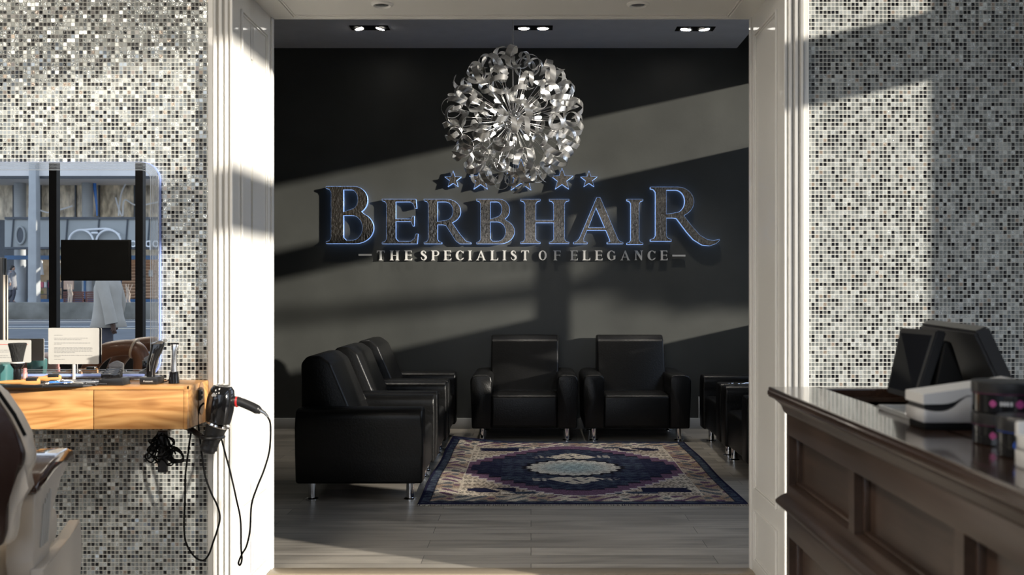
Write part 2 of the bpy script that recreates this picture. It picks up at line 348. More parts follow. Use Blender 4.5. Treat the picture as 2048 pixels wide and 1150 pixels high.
# shop front behind the camera (seen in the mirror) and the window side
M_frame = mat('black_window_frame', (0.004, 0.004, 0.005), 0.4, noise=.1, spec=.2)
def bars_y(bm, y0, y1, z0, z1, d=.08): box(bm, XW, XW+d, y0, y1, z0, z1)
b = BM()
box(b, XFL, XW+.1, YS-.08, YS, 0, .594); box(b, XFL, XW+.1, YS-.08, YS, 2.92, 3.25)
for x in (-5.95, -4.84, -4.10, -3.36, -2.62, -1.6, -.6, .4, 1.4, 2.2): box(b, x-.0325, x+.0325, YS-.07, YS-.005, .594, 2.92)
wf = struct('window_1', b, M_frame, smooth=False)
b = BM(); box(b, XFL, XW+.1, YS-.045, YS-.037, .594, 2.92); link('window_pane', b, M_pane, wf, smooth=False)
# side windows of the front room
b = BM()
bars_y(b, YS, 3.09, 2.795, 3.6, .12); bars_y(b, YS, 3.09, 2.10, 2.33); bars_y(b, YS, 1.62, 0, 1.50, .12); bars_y(b, YS, 1.0, 1.5, 2.15, .12); bars_y(b, 1.62, 3.09, 0, .12, .12)  # solid infill below the glass, shaped to keep sun off the barber chair
for y in (YS, -.2, 1.0): bars_y(b, y, y+.05, 1.5, 2.8)
bars_y(b, 1.60, 1.63, 1.5, 2.1)
bars_y(b, 3.09, 4.02, 0, 3.75, .2)
wf2 = struct('window_2', b, M_frame, smooth=False)
b = BM(); box(b, XW+.03, XW+.036, YS, 3.09, .1, 2.8); link('window_pane', b, M_pane, wf2, smooth=False)
b = BM()
bars_y(b, 4.02, 8.3, 2.985, 3.75, .1); bars_y(b, 4.02, 8.3, 2.20, 2.435)
bars_y(b, 4.75, 4.81, 0, 2.99, .06); bars_y(b, 6.99, 7.09, 0, 2.2, .1); bars_y(b, 7.93, 8.3, 0, 3.0, .1)
bars_y(b, 4.02, 4.75, 0, .56); bars_y(b, 4.81, 6.58, 0, .955); bars_y(b, 6.58, 7.0, 0, .74); bars_y(b, 7.0, 8.3, 0, .955); bars_y(b, 4.81, 7.0, 1.12, 1.40)
prism(b, [(6.58, 1.13), (6.70, 1.13), (7.0, .86), (7.0, .74), (6.95, .74)], XW, XW+.05, 'X')
prism(b, [(7.09, 1.10), (7.09, .98), (7.42, .955), (7.50, .99)], XW, XW+.05, 'X')
wf3 = struct('window_3', b, M_frame, smooth=False)
b = BM(); box(b, XW+.03, XW+.036, 4.02, 7.95, .3, 2.99); link('window_pane', b, M_pane, wf3, smooth=False)

# ================================================================ LOUNGE
def make_armchair(label):
    t = thing('armchair', label, 'armchair', group='black leather armchairs in the lounge')
    W, D = .41, .345
    b = BM(); box(b, -W+.02, W-.02, -D+.03, D, .095, .22, .012); link('base', b, M_leather, t)
    b = BM(); box(b, -.258, .258, -D+.012, .12, .10, .352, .028, 4); link('seat', b, M_leather, t)
    b = BM(); prism(b, [(D, .095), (D, .742), (D-.035, .782), (D-.105, .785), (D-.165, .742), (.015, .35), (.015, .10)], -.272, .272, 'X', .016, 3)
    bk = link('backrest', b, M_leather, t, ang=50)
    b = BM(); tube(b, [(-.256, .19, .728), (-.254, .012, .36)], .003, 6); tube(b, [(.256, .19, .728), (.254, .012, .36)], .003, 6); tube(b, [(-.255, .192, .730), (.255, .192, .730)], .003, 6)
    link('seam', b, M_leather, bk)
    for s in (-1, 1):
        b = BM()
        # arm: slightly flared front profile, padded top
        pr = [(.250, .098), (.252, .40), (.246, .455), (.252, .492), (.285, .508), (.360, .508), (.396, .496), (.412, .462), (.408, .40), (.402, .25), (.400, .098)]
        prism(b, [(s*p[0], p[1]) for p in pr], -D, D, 'Y', .014, 3); link('armrest', b, M_leather, t, ang=60)
        for y in (-D+.075, D-.075):
            b = BM(); lathe(b, [(.036, 0), (.036, .004), (.030, .009), (.021, .011), (.021, .10)], 20, T(s*.325, y, 0)); link('leg', b, M_chrome, t)
    return t
ch = make_armchair('black leather armchair against the black wall, left one of the pair under the mirrored letters')
ch.location = (-.05, YB-.025-.345, 0)
def place_chair(x, y, rz, label):
    c = copy_tree(ch); c.location = (x, y, 0); c.rotation_euler = (0, 0, rz); c['label'] = label
place_chair(.805, YB-.025-.345, 0, 'black leather armchair against the black wall, its back crossed by a diagonal shadow')
XC = -.59-.345
for y, l in ((5.28+.41, 'black leather armchair in side view, nearest of the row facing right along the rug'),
             (6.12+.41, 'black leather armchair with a bright streak on its back, middle of the row facing right'),
             (6.96+.41, 'black leather armchair in the far left corner, last of the row facing right')):
    place_chair(XC, y, PI/2, l)
place_chair(1.30+.345, 5.86+.41, -PI/2, 'black leather armchair right of the rug, nearest one beside the white door jamb')
place_chair(1.30+.345, 6.70+.41, -PI/2, 'black leather armchair right of the rug, farther one in front of the wall socket')

# rug -----------------------------------------------------------------
def rug_color(u, v, rnd):
    """u, v in -1..1; pattern of a faded medallion rug"""
    a, c = abs(u), abs(v); n1 = rnd()
    navy = (0.014, 0.014, 0.040); steel = (0.085, 0.11, 0.14); cream = (0.72, 0.63, 0.50); mauve = (0.17, 0.095, 0.15); tan = (0.40, 0.29, 0.21); dark = (0.012, 0.010, 0.016)
    def mixc(p, q, t): return tuple(p[i]*(1-t)+q[i]*t for i in range(3))
    def wob(x, y, k): return math.sin(x*k+math.sin(y*k*.7)*2)*math.sin(y*k*1.3+math.sin(x*k*.9)*1.7)
    if a > .975 or c > .975: return navy
    if a > .93 or c > .94:
        return mixc(steel, navy, .5+.5*wob(u, v, 38))
    if a > .925 or c > .935: return dark
    # wide border of cream and tan cartouches
    if a > .76 or c > .80:
        k = u*9 if c > .80 and c-.80 > a-.76 else v*9
        base = mixc(cream, tan, .5+.5*math.sin(k*2.2))
        if u > .76: base = mixc(base, (0.30, .17, .09), .35)
        w_ = wob(u, v, 26)
        if w_ > .45: base = mixc(base, steel, .85)
        if w_ < -.55: base = mauve
        if abs(a-.765) < .008 and c < .80: base = cream
        return mixc(base, dark, .35*n1)
    # field
    st = .055
    m = math.floor(a/st)*st
    outer = .80*(1-(m/.86)**1.55) if m < .86 else 0     # stepped lozenge half height
    inner = .66*(1-(math.floor(a/.085)*.085/.74)**1.6) if a < .74 else 0
    tip = a < .84 and c < .03*(1-a)+.02
    e = (a/.36)**2+(c/.27)**2; ed = 1+.10*math.sin(math.atan2(c, a)*22)
    if e < ed*.82:
        base = mixc((0.64, .60, .52), (.32, .46, .48), max(0, 1-e*1.7)*.8)
        return mixc(base, dark, .55 if wob(u*1.7, v*1.7, 34) > .5 else .18*n1)
    if e < ed: return dark
    if c < inner-.01:
        # small cream cartouches above and below the centre
        if .30 < c < .50 and a < .20*(1-abs(c-.36)/.16) and wob(u, v, 40) > -.5: return mixc(cream, dark, .3*n1)
        if .33 < c < .42 and .2 < a < .30 and wob(u, v, 60) > .1: return mixc(cream, steel, .4)
        t = .5+.5*wob(u*1.3, v*1.3, 30)
        return mixc(navy, steel, .9*t*(.4+.6*n1)) if (a < .52) else mixc(navy, steel, .25*t)
    if c < inner+.012: return dark
    if c < outer or tip:
        if tip and c > outer: return navy
        return mixc(mauve, dark, .3*n1)
    if c < outer+.022: return (0.55, .50, .48)
    # corner pieces
    if .40 < a < .72 and .60 < c < .72 and wob(u*.8, v*.8, 17) > -.25: return navy
    if a < .5 and .70 < c < .76: return mixc(steel, navy, n1) if wob(u, v, 13) > 0 else cream
    sp = wob(u*2.4, v*2.4, 44)
    base = mixc(cream, tan, .35+.25*wob(u, v, 9))
    return mixc(base, dark, .88 if sp > .32 else .15*n1)
RX0, RX1, RY0, RY1 = -.617, 1.163, 5.20, 7.34
def make_rug():
    nx, ny = 300, 300; rr = random.Random(3)
    b = BM(); col = b.loops.layers.float_color.new('pattern'); V = []; K = []
    for j in range(ny+1):
        row = []; kr = []
        for i in range(nx+1):
            u = -1+2*i/nx; v = -1+2*j/ny
            x = RX0+(RX1-RX0)*i/nx; y = RY0+(RY1-RY0)*j/ny
            x += .006*math.sin(v*5)*(abs(u)**4)
            z = .009+.0008*math.sin(u*9+v*4)
            d = max(0, (v*1.0-u*.55)-1.20)
            z += .13*d**1.5*1.6; x += .10*d
            if i in (0, nx) or j in (0, ny): z -= .008 if d == 0 else 0
            row.append(b.verts.new((x, y, z))); kr.append((*rug_color(u, v, rr.random), 1))
        V.append(row); K.append(kr)
    for j in range(ny):
        for i in range(nx):
            f = b.faces.new((V[j][i], V[j][i+1], V[j+1][i+1], V[j+1][i])); ks = (K[j][i], K[j][i+1], K[j+1][i+1], K[j+1][i])
            for lp, kk in zip(f.loops, ks): lp[col] = kk
    m, n, l, bs = nodes('woven_rug_pattern'); at = n.new('ShaderNodeVertexColor'); at.layer_name = 'pattern'
    nz = n.new('ShaderNodeTexNoise'); nz.inputs['Scale'].default_value = 140; nz.inputs['Detail'].default_value = 4; tcx = n.new('ShaderNodeTexCoord'); l.new(tcx.outputs['Object'], nz.inputs[0])
    mr = n.new('ShaderNodeMapRange'); mr.inputs[1].default_value = .3; mr.inputs[2].default_value = .7; mr.inputs[3].default_value = .45; mr.inputs[4].default_value = 1.55; l.new(nz.outputs[0], mr.inputs[0])
    mx = n.new('ShaderNodeMix'); mx.data_type = 'RGBA'; mx.blend_type = 'MULTIPLY'; mx.inputs[0].default_value = 1; l.new(at.outputs[0], mx.inputs[6]); l.new(mr.outputs[0], mx.inputs[7]); l.new(mx.outputs[2], bs.inputs['Base Color'])
    bs.inputs['Roughness'].default_value = .95; bs.inputs['Specular IOR Level'].default_value = .08
    bp = n.new('ShaderNodeBump'); bp.inputs['Strength'].default_value = .5; bp.inputs['Distance'].default_value = .004; l.new(nz.outputs[0], bp.inputs['Height']); l.new(bp.outputs[0], bs.inputs['Normal'])
    o = solo('rug', b, m, 'faded navy and cream medallion rug on the grey floor between the armchairs', 'rug')
    M_fr = mat('cream_fringe', (.40, .37, .31), .8, noise=.1)
    b = BM(); r2 = random.Random(5)
    for i in range(330):
        x = RX0+.004+(RX1-RX0-.008)*i/329
        tube(b, [(x, RY0+.004, .006), (x+r2.uniform(-.004, .004), RY0-.012, .004), (x+r2.uniform(-.006, .006), RY0-.024, .0028)], .0018, 4)
    for k in range(9):
        a = k*.25
        tube(b, [(RX1-.004, RY0+.006, .008), (RX1+.006+.003*k, RY0-.002-.001*k, .022-.001*k), (RX1+.012+.006*k, RY0-.014, .004)], .0022, 4)
    fr = link('fringe', b, M_fr, o); fr['kind'] = 'stuff'
make_rug()

# wall socket, access panel ------------------------------------------
def wp(px, py, Y=YB): return P(px, py, Y)
c = wp(1411, 778)
s_ = thing('wall_socket', 'double wall socket on the black wall right of the armchairs', 'socket', (c.x, YB, c.z))
b = BM(); box(b, -.036, .036, -.012, 0, -.042, .042, .006); link('cover_plate', b, M_satin_black, s_)
b = BM(); lathe(b, [(.024, 0), (.024, .006), (.02, .004), (.02, 0)], 20, T(.012, -.012, 0) @ R(PI/2, 'X')); link('socket_ring', b, M_gloss_black, s_)
p0 = wp(1396, 793); p1 = wp(1437, 840)
ap = thing('access_panel', 'pale grey screwed access panel above the skirting behind the right armchairs', 'panel', (p0.x, YB, p1.z))
w_, h_ = p1.x-p0.x, p0.z-p1.z
b = BM(); box(b, 0, w_, -.014, 0, 0, h_, .002); link('plate', b, M_skirt, ap)
for (x, z) in ((.02, .02), (.02, h_-.02), (w_-.02, .02), (w_-.02, h_-.02)):
    b = BM(); lathe(b, [(.005, 0), (.004, .002)], 12, T(x, -.014, z) @ R(PI/2, 'X')); link('screw', b, M_satin_black, ap)

# chrome loop on the arm of the right chair
b = BM(); pts = [(.05*math.cos(a), .018*math.sin(a), 0) for a in [2*PI*i/32 for i in range(32)]]
tube(b, pts+[pts[0]], .0035, 8); tube(b, [(.048, 0, 0), (.07, .006, .003), (.14, .008, .003)], .0035, 8)
lo = solo('chrome_ring', b, M_chrome, 'slim chrome oval ring with a stem lying on the right armchair arm', 'ring'); lo.location = (1.385, 6.60, .5165)

# ceiling downlights --------------------------------------------------
def downlight(x, y, label, tilt):
    t = thing('downlight', label, 'ceiling light', (x, y, ZC), group='twin recessed downlights in the grey ceiling')
    b = BM(); box(b, -.148, .148, -.062, .062, -.004, .0, .001); link('housing', b, M_black, t)
    for s in (-1, 1):
        b = BM(); lathe(b, [(.056, -.006), (.05, -.012), (.044, -.006), (.044, -.004)], 28, T(s*.073, 0, 0) @ R(tilt*s, 'Y'), cap=False); rg = link('lamp_ring', b, M_chrome, t)
        b = BM(); lathe(b, [(.043, -.007), (.02, -.011), (.001, -.012)], 24, T(s*.073, 0, 0) @ R(tilt*s, 'Y'), cap=False); link('lamp', b, M_glow, rg)
    for s in (-1, 1):
        L = bpy.data.lights.new('downlight_beam', 'SPOT'); L.energy = 34; L.spot_size = 1.0; L.spot_blend = .6; L.color = (1, .93, .82); L.shadow_soft_size = .03
        o = bpy.data.objects.new('downlight_beam', L); C.objects.link(o); o.parent = t; o.location = (s*.073, 0, -.03)
    return t
downlight(-1.235, 7.47, 'black recessed twin spotlight in the grey ceiling, left one', .25)
downlight(.018, 7.47, 'black recessed twin spotlight in the grey ceiling, middle one beside the lamp cord', 0)
downlight(1.262, 7.50, 'black recessed twin spotlight in the grey ceiling, right one', -.1)
for px, lb in ((764, 'round spotlight in the white lintel underside, left one'), (1276, 'round spotlight in the white lintel underside, right one')):
    t = thing('recessed_spot', lb, 'ceiling light', ((px-CX)*3.80/F, 3.80, ZH), group='round spots in the lintel')
    b = BM(); lathe(b, [(.044, 0), (.042, -.005), (.034, -.009), (.030, -.004), (.030, 0)], 28, cap=False); link('trim_ring', b, M_white, t)
    b = BM(); lathe(b, [(.030, -.002), (.022, -.006), (.001, -.006)], 24, cap=False); link('lens', b, M_steel, t)

for i, (x, y) in enumerate(FILL_PANELS):  # fixtures for the added fill lamps, out of view
    t = thing('fill_lamp', 'square unseen fill lamp added to the salon ceiling, %s' % ('left one nearer the mirror', 'right one nearer the mirror', 'left one nearer the shop front', 'right one nearer the shop front')[i], 'ceiling light', (x, y, 3.0), group='added fill lamps in the salon ceiling')
    b = BM()
    for a in ((-.30, .30, -.30, -.26), (-.30, .30, .26, .30), (-.30, -.26, -.26, .26), (.26, .30, -.26, .26)): box(b, *a, -.035, 0, .002)
    link('frame', b, M_white, t)
    b = BM(); box(b, -.26, .26, -.26, .26, -.03, -.0); link('diffuser', b, M_fill_panel, t)
# chandelier ----------------------------------------------------------
def make_chandelier():
    Yc = 6.0; c0 = P(1026, 240, Yc); rg = random.Random(21)
    t = thing('chandelier', 'round chandelier of curled silver metal ribbons hanging in front of the wall sign', 'chandelier', (c0.x, c0.y, ZC))
    cz = c0.z-ZC; ctr = Vector((0, 0, cz))
    b = BM(); tube(b, [(0, 0, 0), (0, 0, cz+.04)], .0035, 8); link('cord', b, M_steel, t)
    b = BM(); lathe(b, [(.06, 0), (.06, -.02), (.01, -.03)], 24); link('ceiling_rose', b, M_chrome, t)
    b = BM(); bmesh.ops.create_uvsphere(b, u_segments=28, v_segments=18, radius=.062); b.transform(T(*ctr)); link('hub', b, M_chrome, t)
    def variant(kind):
        b = BM(); turns, r0, r1, drift, wd = kind; n = 40; rings = []
        for i in range(n+1):
            s = i/n; a = s*turns*2*PI; r = r0+(r1-r0)*s
            cpos = Vector((r*math.cos(a), r*math.sin(a), drift*(s-.5)))
            nrm = Vector((math.cos(a), math.sin(a), 0)); wdir = Vector((-.35*math.sin(a), .35*math.cos(a), 1)).normalized()*wd/2
            if i in (0, n): wdir = wdir+Vector((-math.sin(a), math.cos(a), 0))*.012
            rings.append([cpos-wdir+nrm*.0007, cpos+wdir+nrm*.0007, cpos+wdir-nrm*.0007, cpos-wdir-nrm*.0007])
        loft(b, rings); me = bpy.data.meshes.new('ribbon'); bmesh.ops.recalc_face_normals(b, faces=b.faces[:]); b.to_mesh(me); b.free(); me.materials.append(M_ribbon)
        me.shade_smooth(); me.set_sharp_from_angle(angle=math.radians(40)); return me
    kinds = [(1.1, .056, .048, .08, .038), (1.25, .046, .058, .10, .040), (.85, .068, .054, .05, .042), (1.35, .042, .062, .10, .036), (1.05, .062, .046, .08, .040), (.95, .038, .046, .05, .034)]
    vs_ = [variant(k) for k in kinds]
    N = 92; ga = PI*(3-math.sqrt(5)); k = 0
    rod_me = []
    for i in range(N):
        z = 1-2*(i+.5)/N; r = math.sqrt(1-z*z); a = i*ga+rg.uniform(-.12, .12)
        d = Vector((r*math.cos(a), r*math.sin(a), z)); rad = rg.choice((.375, .385, .365, .37, .28 if i % 4 == 0 else .38))
        if d.y < -.985: continue
        q = rg.uniform(0, 2*PI); u, v = frame_for(d)
        ax = (u*math.cos(q)+v*math.sin(q))                    # curl axis roughly tangent to the sphere
        ax = (ax+d*rg.uniform(-.35, .35)).normalized(); side = d.cross(ax).normalized(); up = ax.cross(side)
        Mx = Matrix((side, up, ax)).transposed().to_4x4(); Mx.translation = ctr+d*rad
        o = bpy.data.objects.new('ribbon', vs_[i % 6]); C.objects.link(o); o.parent = t; sc_ = rg.uniform(.88, 1.12); o.matrix_local = Mx @ Matrix.Scale(sc_, 4)
        if i < 96:
            b = BM(); tube(b, [ctr+d*.055, ctr+d*(rad-.045)], .0017, 5); link('rod', b, M_steel, t)
    for i in range(12):
        z = 1-2*(i+.5)/12; r = math.sqrt(1-z*z); a = i*ga+.5; d = Vector((r*math.cos(a), r*math.sin(a), z))
        u, v = frame_for(d); b = BM(); tube(b, [ctr+d*.055, ctr+d*.135], .007, 8); arm = link('bulb_holder', b, M_chrome, t)
        b = BM(); tube(b, [ctr+d*.135, ctr+d*.14, ctr+d*.170, ctr+d*.178], [.007, .010, .010, .003], 10); link('bulb', b, M_bulb, arm)
make_chandelier()

# ================================================================ WALL SIGN
def arc(cx, cy_, rx, ry, a0, a1, n=16):
    return [(cx+rx*math.cos(math.radians(a0+(a1-a0)*i/n)), cy_+ry*math.sin(math.radians(a0+(a1-a0)*i/n))) for i in range(n+1)]
def cut(pts, w):                       # variable width stroke outline
    P_ = catmull([(x, y, 0) for x, y in pts], 8); n = len(P_); ws = []
    for i in range(n):
        s = i/(n-1)*(len(w)-1); k = min(int(s), len(w)-2); ws.append(w[k]+(w[k+1]-w[k])*(s-k))
    L_, R_ = [], []
    for i, p in enumerate(P_):
        d = (P_[min(i+1, n-1)]-P_[max(i-1, 0)]).normalized(); q = Vector((-d.y, d.x, 0))*ws[i]/2
        L_.append(((p+q).x, (p+q).y)); R_.append(((p-q).x, (p-q).y))
    return L_+R_[::-1]
def stem(x0, x1, y0, y1, e, h):        # left and right side points of a stem with serifs
    left = [(x0-e, y0), (x0-e, y0+h*.6), (x0-e*.35, y0+h*1.0), (x0, y0+h*2.0), (x0, y1-h*2.0), (x0-e*.35, y1-h*1.0), (x0-e, y1-h*.6), (x0-e, y1)]
    right = [(x1+e, y1), (x1+e, y1-h*.6), (x1+e*.35, y1-h*1.0), (x1, y1-h*2.0), (x1, y0+h*2.0), (x1+e*.35, y0+h*1.0), (x1+e, y0+h*.6), (x1+e, y0)]
    return left, right
def glyph(ch_, s, t):
    """contours in a unit cap height; s stem, t thin stroke"""
    e, h = .10, .05; x0, x1 = e, e+s; Lf, Rt = stem(x0, x1, 0, 1, e, h)
    if ch_ == 'I': return [Lf+Rt], 2*e+s
    if ch_ == 'B':
        o = Lf+[(x1+.22, 1)]+arc(x1+.22, .762, .26, .238, 80, -58, 14)+arc(x1+.24, .275, .36, .275, 62, -90, 18)
        return [o, [(x1, 1-t), (x1+.16, 1-t)]+arc(x1+.16, .775, .26-s*.55, .225-t, 80, -80, 12)+[(x1, .55)], [(x1, .55-t), (x1+.16, .55-t)]+arc(x1+.17, (.55)/2, .36-s*.62, .275-t*1.0, 80, -80, 14)+[(x1+.06, t), (x1, t*2)]], x1+.62
    if ch_ in 'RQ':                    # Q stands for the R with the long swooping leg
        hole = [(x1, 1-t), (x1+.2, 1-t)]+arc(x1+.18, .735, .29-s*.5, .265-t, 80, -80, 12)+[(x1, .475+t*.4)]
        bowl = [(x1+.22, 1)]+arc(x1+.22, .73, .32, .27, 84, -62, 16)
        if ch_ == 'R':
            leg = [(x1+.34, .475), (x1+.52, .22), (x1+.66, .06), (x1+.78, .025), (x1+.78, 0), (x1+.52, 0), (x1+.43, .06), (x1+.20, .41), (x1+.13, .43)]
            wdt = x1+.78
        else:
            leg = [(x1+.345, .47), (x1+.50, .28), (x1+.66, .11), (x1+.80, .03), (x1+.93, .01), (x1+1.04, .035), (x1+1.05, .02), (x1+.97, -.045), (x1+.85, -.085), (x1+.70, -.07), (x1+.53, .03), (x1+.40, .17), (x1+.20, .42), (x1+.13, .43)]
            wdt = x1+1.05
        base = [(x1, .43), (x1, h*2), (x1+e*.35, h), (x1+e, h*.6), (x1+e, 0)]
        return [Lf+bowl+leg+base, hole], wdt
    if ch_ == 'P':
        hole = [(x1, 1-t), (x1+.2, 1-t)]+arc(x1+.18, .72, .29-s*.5, .28-t, 80, -80, 12)+[(x1, .44+t)]
        return [Lf+[(x1+.2, 1)]+arc(x1+.2, .715, .32, .285, 84, -88, 16)+[(x1, .43), (x1, h*2), (x1+e*.35, h), (x1+e, h*.6), (x1+e, 0)], hole], x1+.54
    if ch_ in 'EF':
        w_ = x1+.48; o = Lf+[(w_-.02, 1), (w_, .80), (w_-.035, .80), (w_-.08, .90), (w_-.15, 1-t), (x1, 1-t), (x1, .53+t/2), (w_-.13, .53+t/2), (w_-.09, .62), (w_-.06, .62), (w_-.06, .40), (w_-.09, .40), (w_-.13, .53-t/2), (x1, .53-t/2)]
        if ch_ == 'F': return [o+[(x1, h*2), (x1+e*.35, h), (x1+e, h*.6), (x1+e, 0)]], w_
        return [o+[(x1, t*2.2), (x1+.06, t), (w_-.14, t), (w_-.05, .12), (w_-.02, .22), (w_+.03, .22), (w_+.01, 0)]], w_+.04
    if ch_ == 'L':
        w_ = x1+.50; return [Lf+Rt[:3]+[(x1, 1-h*2), (x1, t*2), (x1+.06, t), (w_-.14, t), (w_-.05, .12), (w_-.02, .24), (w_+.03, .24), (w_+.01, 0)]], w_+.03
    if ch_ == 'H':
        g = .40; a0, a1 = x1+g, x1+g+s; L2, R2 = stem(a0, a1, 0, 1, e, h)
        o = Lf+Rt[:4]+[(x1, .5+t/2), (a0, .5+t/2)]+L2[4:]+R2+L2[:4]+[(a0, .5-t/2), (x1, .5-t/2)]+Rt[4:]
        return [o], a1+e
    if ch_ == 'T':
        w_ = .82; c_ = w_/2; a0, a1 = c_-s/2, c_+s/2
        return [[(a0-e, 0), (a0-e, h*.6), (a0-e*.35, h), (a0, h*2), (a0, 1-t), (a0-.16, 1-t), (a0-.25, .88), (.03, .75), (0, .75), (.01, 1), (w_-.01, 1), (w_, .75), (w_-.03, .75), (a1+.25, .88), (a1+.16, 1-t), (a1, 1-t), (a1, h*2), (a1+e*.35, h), (a1+e, h*.6), (a1+e, 0)]], w_
    if ch_ == 'A':
        w_ = 1.0; ap_ = .50
        o = [(0, 0), (0, .03), (.06, .05), (.12, .12), (ap_-.03, 1.02), (ap_+.04, 1.02), (.90, .10), (.94, .05), (1.0, .03), (1.0, 0), (.68, 0), (.68, .03), (.74, .05), (.73, .10), (.655, .30), (.275, .30), (.205, .12), (.21, .05), (.28, .03), (.28, 0)]
        return [o, [(.30, .30+t), (.635, .30+t), (.455, .80)]], w_
    if ch_ == 'N':
        a0 = x1+.42; a1 = a0+t*1.3
        return [[(0, 0), (0, .03), (x0, .06), (x0+.0, .90), (0, .97), (0, 1), (x0+.20, 1), (a0, .36), (a0, .92), (a0-e, .97), (a0-e, 1), (a1+e, 1), (a1+e, .97), (a1, .92), (a1, -.02), (a0-.02, -.02), (x0+t*1.3, .76), (x0+t*1.3, .08), (x0+t*1.3+e, .03), (x0+t*1.3+e, 0)]], a1+e
    if ch_ == 'O': return [arc(.42, .5, .42, .52, 0, 350, 35), arc(.42, .5, .42-s, .52-t, 0, 350, 35)], .84
    if ch_ in 'CG':
        c_ = arc(.44, .5, .44, .52, 42, 318, 36)+([(.80, .30), (.77, .30)] if ch_ == 'C' else [])
        inn = arc(.46, .5, .44-s*1.05, .52-t, 312, 48, 30)
        if ch_ == 'C': return [arc(.44, .5, .44, .52, 40, 320, 36)+[(.79, .26), (.75, .23)]+inn+[(.74, .72), (.78, .72), (.79, .97), (.76, .97)]], .82
        return [arc(.44, .5, .44, .52, 40, 300, 34)+[(.70, .04), (.84, .12), (.84, .40), (.90, .44), (.90, .47), (.58, .47), (.58, .44), (.66, .40), (.66, .10)]+inn[4:]+[(.74, .72), (.78, .72), (.79, .97), (.76, .97)]], .92
    if ch_ == 'S':
        o = cut([(.52, .74), (.47, .90), (.31, .985), (.15, .91), (.10, .76), (.20, .62), (.36, .52), (.50, .40), (.55, .25), (.46, .08), (.29, .015), (.12, .10), (.05, .28)], [t*.9, t, t, s*.75, s*.95, s*1.1, s*1.1, s*1.1, s*.95, s*.75, t, t, t*.9])
        return [o], .62
    if ch_ == '*':
        o = []
        for i in range(10):
            r = .5 if i % 2 == 0 else .205; a = PI/2+i*PI/5; o.append((.5+r*math.cos(a), .5+r*math.sin(a)))
        return [o], 1.0
    if ch_ == '-': return [[(0, 0), (1, 0), (1, 1), (0, 1)]], 1.0
def glyph_mesh(cont, x, z, sx_, sz_, y0, y1, off=0.0):
    """cont scaled to (sx_, sz_) with origin x,z, standing on the wall plane between y0 (front) and y1"""
    cu = bpy.data.curves.new('g', 'CURVE'); cu.dimensions = '2D'; cu.fill_mode = 'BOTH'; cu.extrude = (y1-y0)/2; cu.offset = off
    for c_ in cont:
        sp = cu.splines.new('POLY'); sp.points.add(len(c_)-1); sp.use_cyclic_u = True
        for p, q in zip(sp.points, c_): p.co = (q[0]*sx_, q[1]*sz_, 0, 1)
    o = bpy.data.objects.new('g', cu); C.objects.link(o); dg = bpy.context.evaluated_depsgraph_get(); dg.update()
    me = bpy.data.meshes.new_from_object(o.evaluated_get(dg)); C.objects.unlink(o); bpy.data.objects.remove(o)
    b = BM(); b.from_mesh(me); bpy.data.meshes.remove(me)
    b.transform(T(x, (y0+y1)/2, z) @ R(PI/2, 'X')); bmesh.ops.remove_doubles(b, verts=b.verts[:], dist=1e-6)
    return b
YSF = YB-.056                          # front faces of the mirrored letters
def sign_piece(name, ch_, x0p, x1p, yt, yb, label, cat, s, t, grp, sy=1.0, y0f=0.0, front=YSF, back=YB-.016, rim=True):
    cont, wd = glyph(ch_, s, t)
    xs = [p[0] for p in cont[0]]; ys = [p[1] for p in cont[0]]; gx0, gx1, gy0, gy1 = min(xs), max(xs), min(ys), max(ys)
    cont = [[((p[0]-gx0)/(gx1-gx0), (p[1]-gy0)/(gy1-gy0)) for p in c_] for c_ in cont]
    a = P(x0p, yb, front); c_ = P(x1p, yt, front); W_, H_ = c_.x-a.x, c_.z-a.z
    b = glyph_mesh(cont, 0, 0, W_, H_, front-YB, back-YB)
    o = link(name, b, M_letter if rim else M_white_letter, smooth=False); o.location = (a.x, YB, a.z); tag(o, label, cat, grp)
    if rim:
        b = glyph_mesh(cont, 0, 0, W_, H_, front-YB+.004, front-YB+.012, .0011); merge(b, glyph_mesh(cont, 0, 0, W_, H_, back-YB-.003, back-YB+.002, .0006)); link('lit_rim', b, M_rim, o, smooth=False)
    b = BM()
    for f in ((.18, .08), (.18, .92)):
        px_, pz_ = W_*f[0], H_*f[1]
        if ch_ in '*-AOCGSTN': px_ = W_*.5 if ch_ in '*-T' else W_*.08 if ch_ in 'OCG' else W_*.86; 
        if ch_ in '*-': pz_ = H_*.5
        if ch_ == 'A': px_, pz_ = (W_*.80, H_*.15) if f[1] < .5 else (W_*.49, H_*.9)
        if ch_ == 'S': px_, pz_ = (W_*.5, H_*.03) if f[1] < .5 else (W_*.5, H_*.97)
        if ch_ in 'OCG': pz_ = H_*.5
        if ch_ == 'N': px_ = W_*.2; pz_ = H_*.7 if f[1] > .5 else H_*.3
        r_ = .003 if rim else .002
        tube(b, [(px_, back-YB-.002, pz_), (px_, -.0005, pz_)], r_, 8)
    link('standoff_pin', b, M_satin_black, o)
    return o
BIG = [('B', 652, 747, 373, 487, 'large mirrored initial B with blue lit edge at the left end of the sign'),
       ('E', 764, 836, 398.5, 487.5, 'mirrored letter E with blue lit edge right of the tall initial B'),
       ('R', 848, 942, 398.5, 487.5, 'mirrored letter R with blue lit edge between the E and the small B'),
       ('B', 953, 1029, 398.5, 487.5, 'small mirrored letter B with blue lit edge under the chandelier'),
       ('H', 1041, 1138, 398.5, 487, 'mirrored letter H with blue lit edge in the middle of the sign'),
       ('A', 1147, 1246, 395, 487.5, 'mirrored letter A with blue lit edge and pointed top in the sign'),
       ('I', 1254, 1286, 398.5, 489, 'narrow mirrored letter I with blue lit edge left of the swooping R'),
       ('Q', 1301, 1440, 374, 491.5, 'large mirrored letter R with long swooping leg ending the sign')]
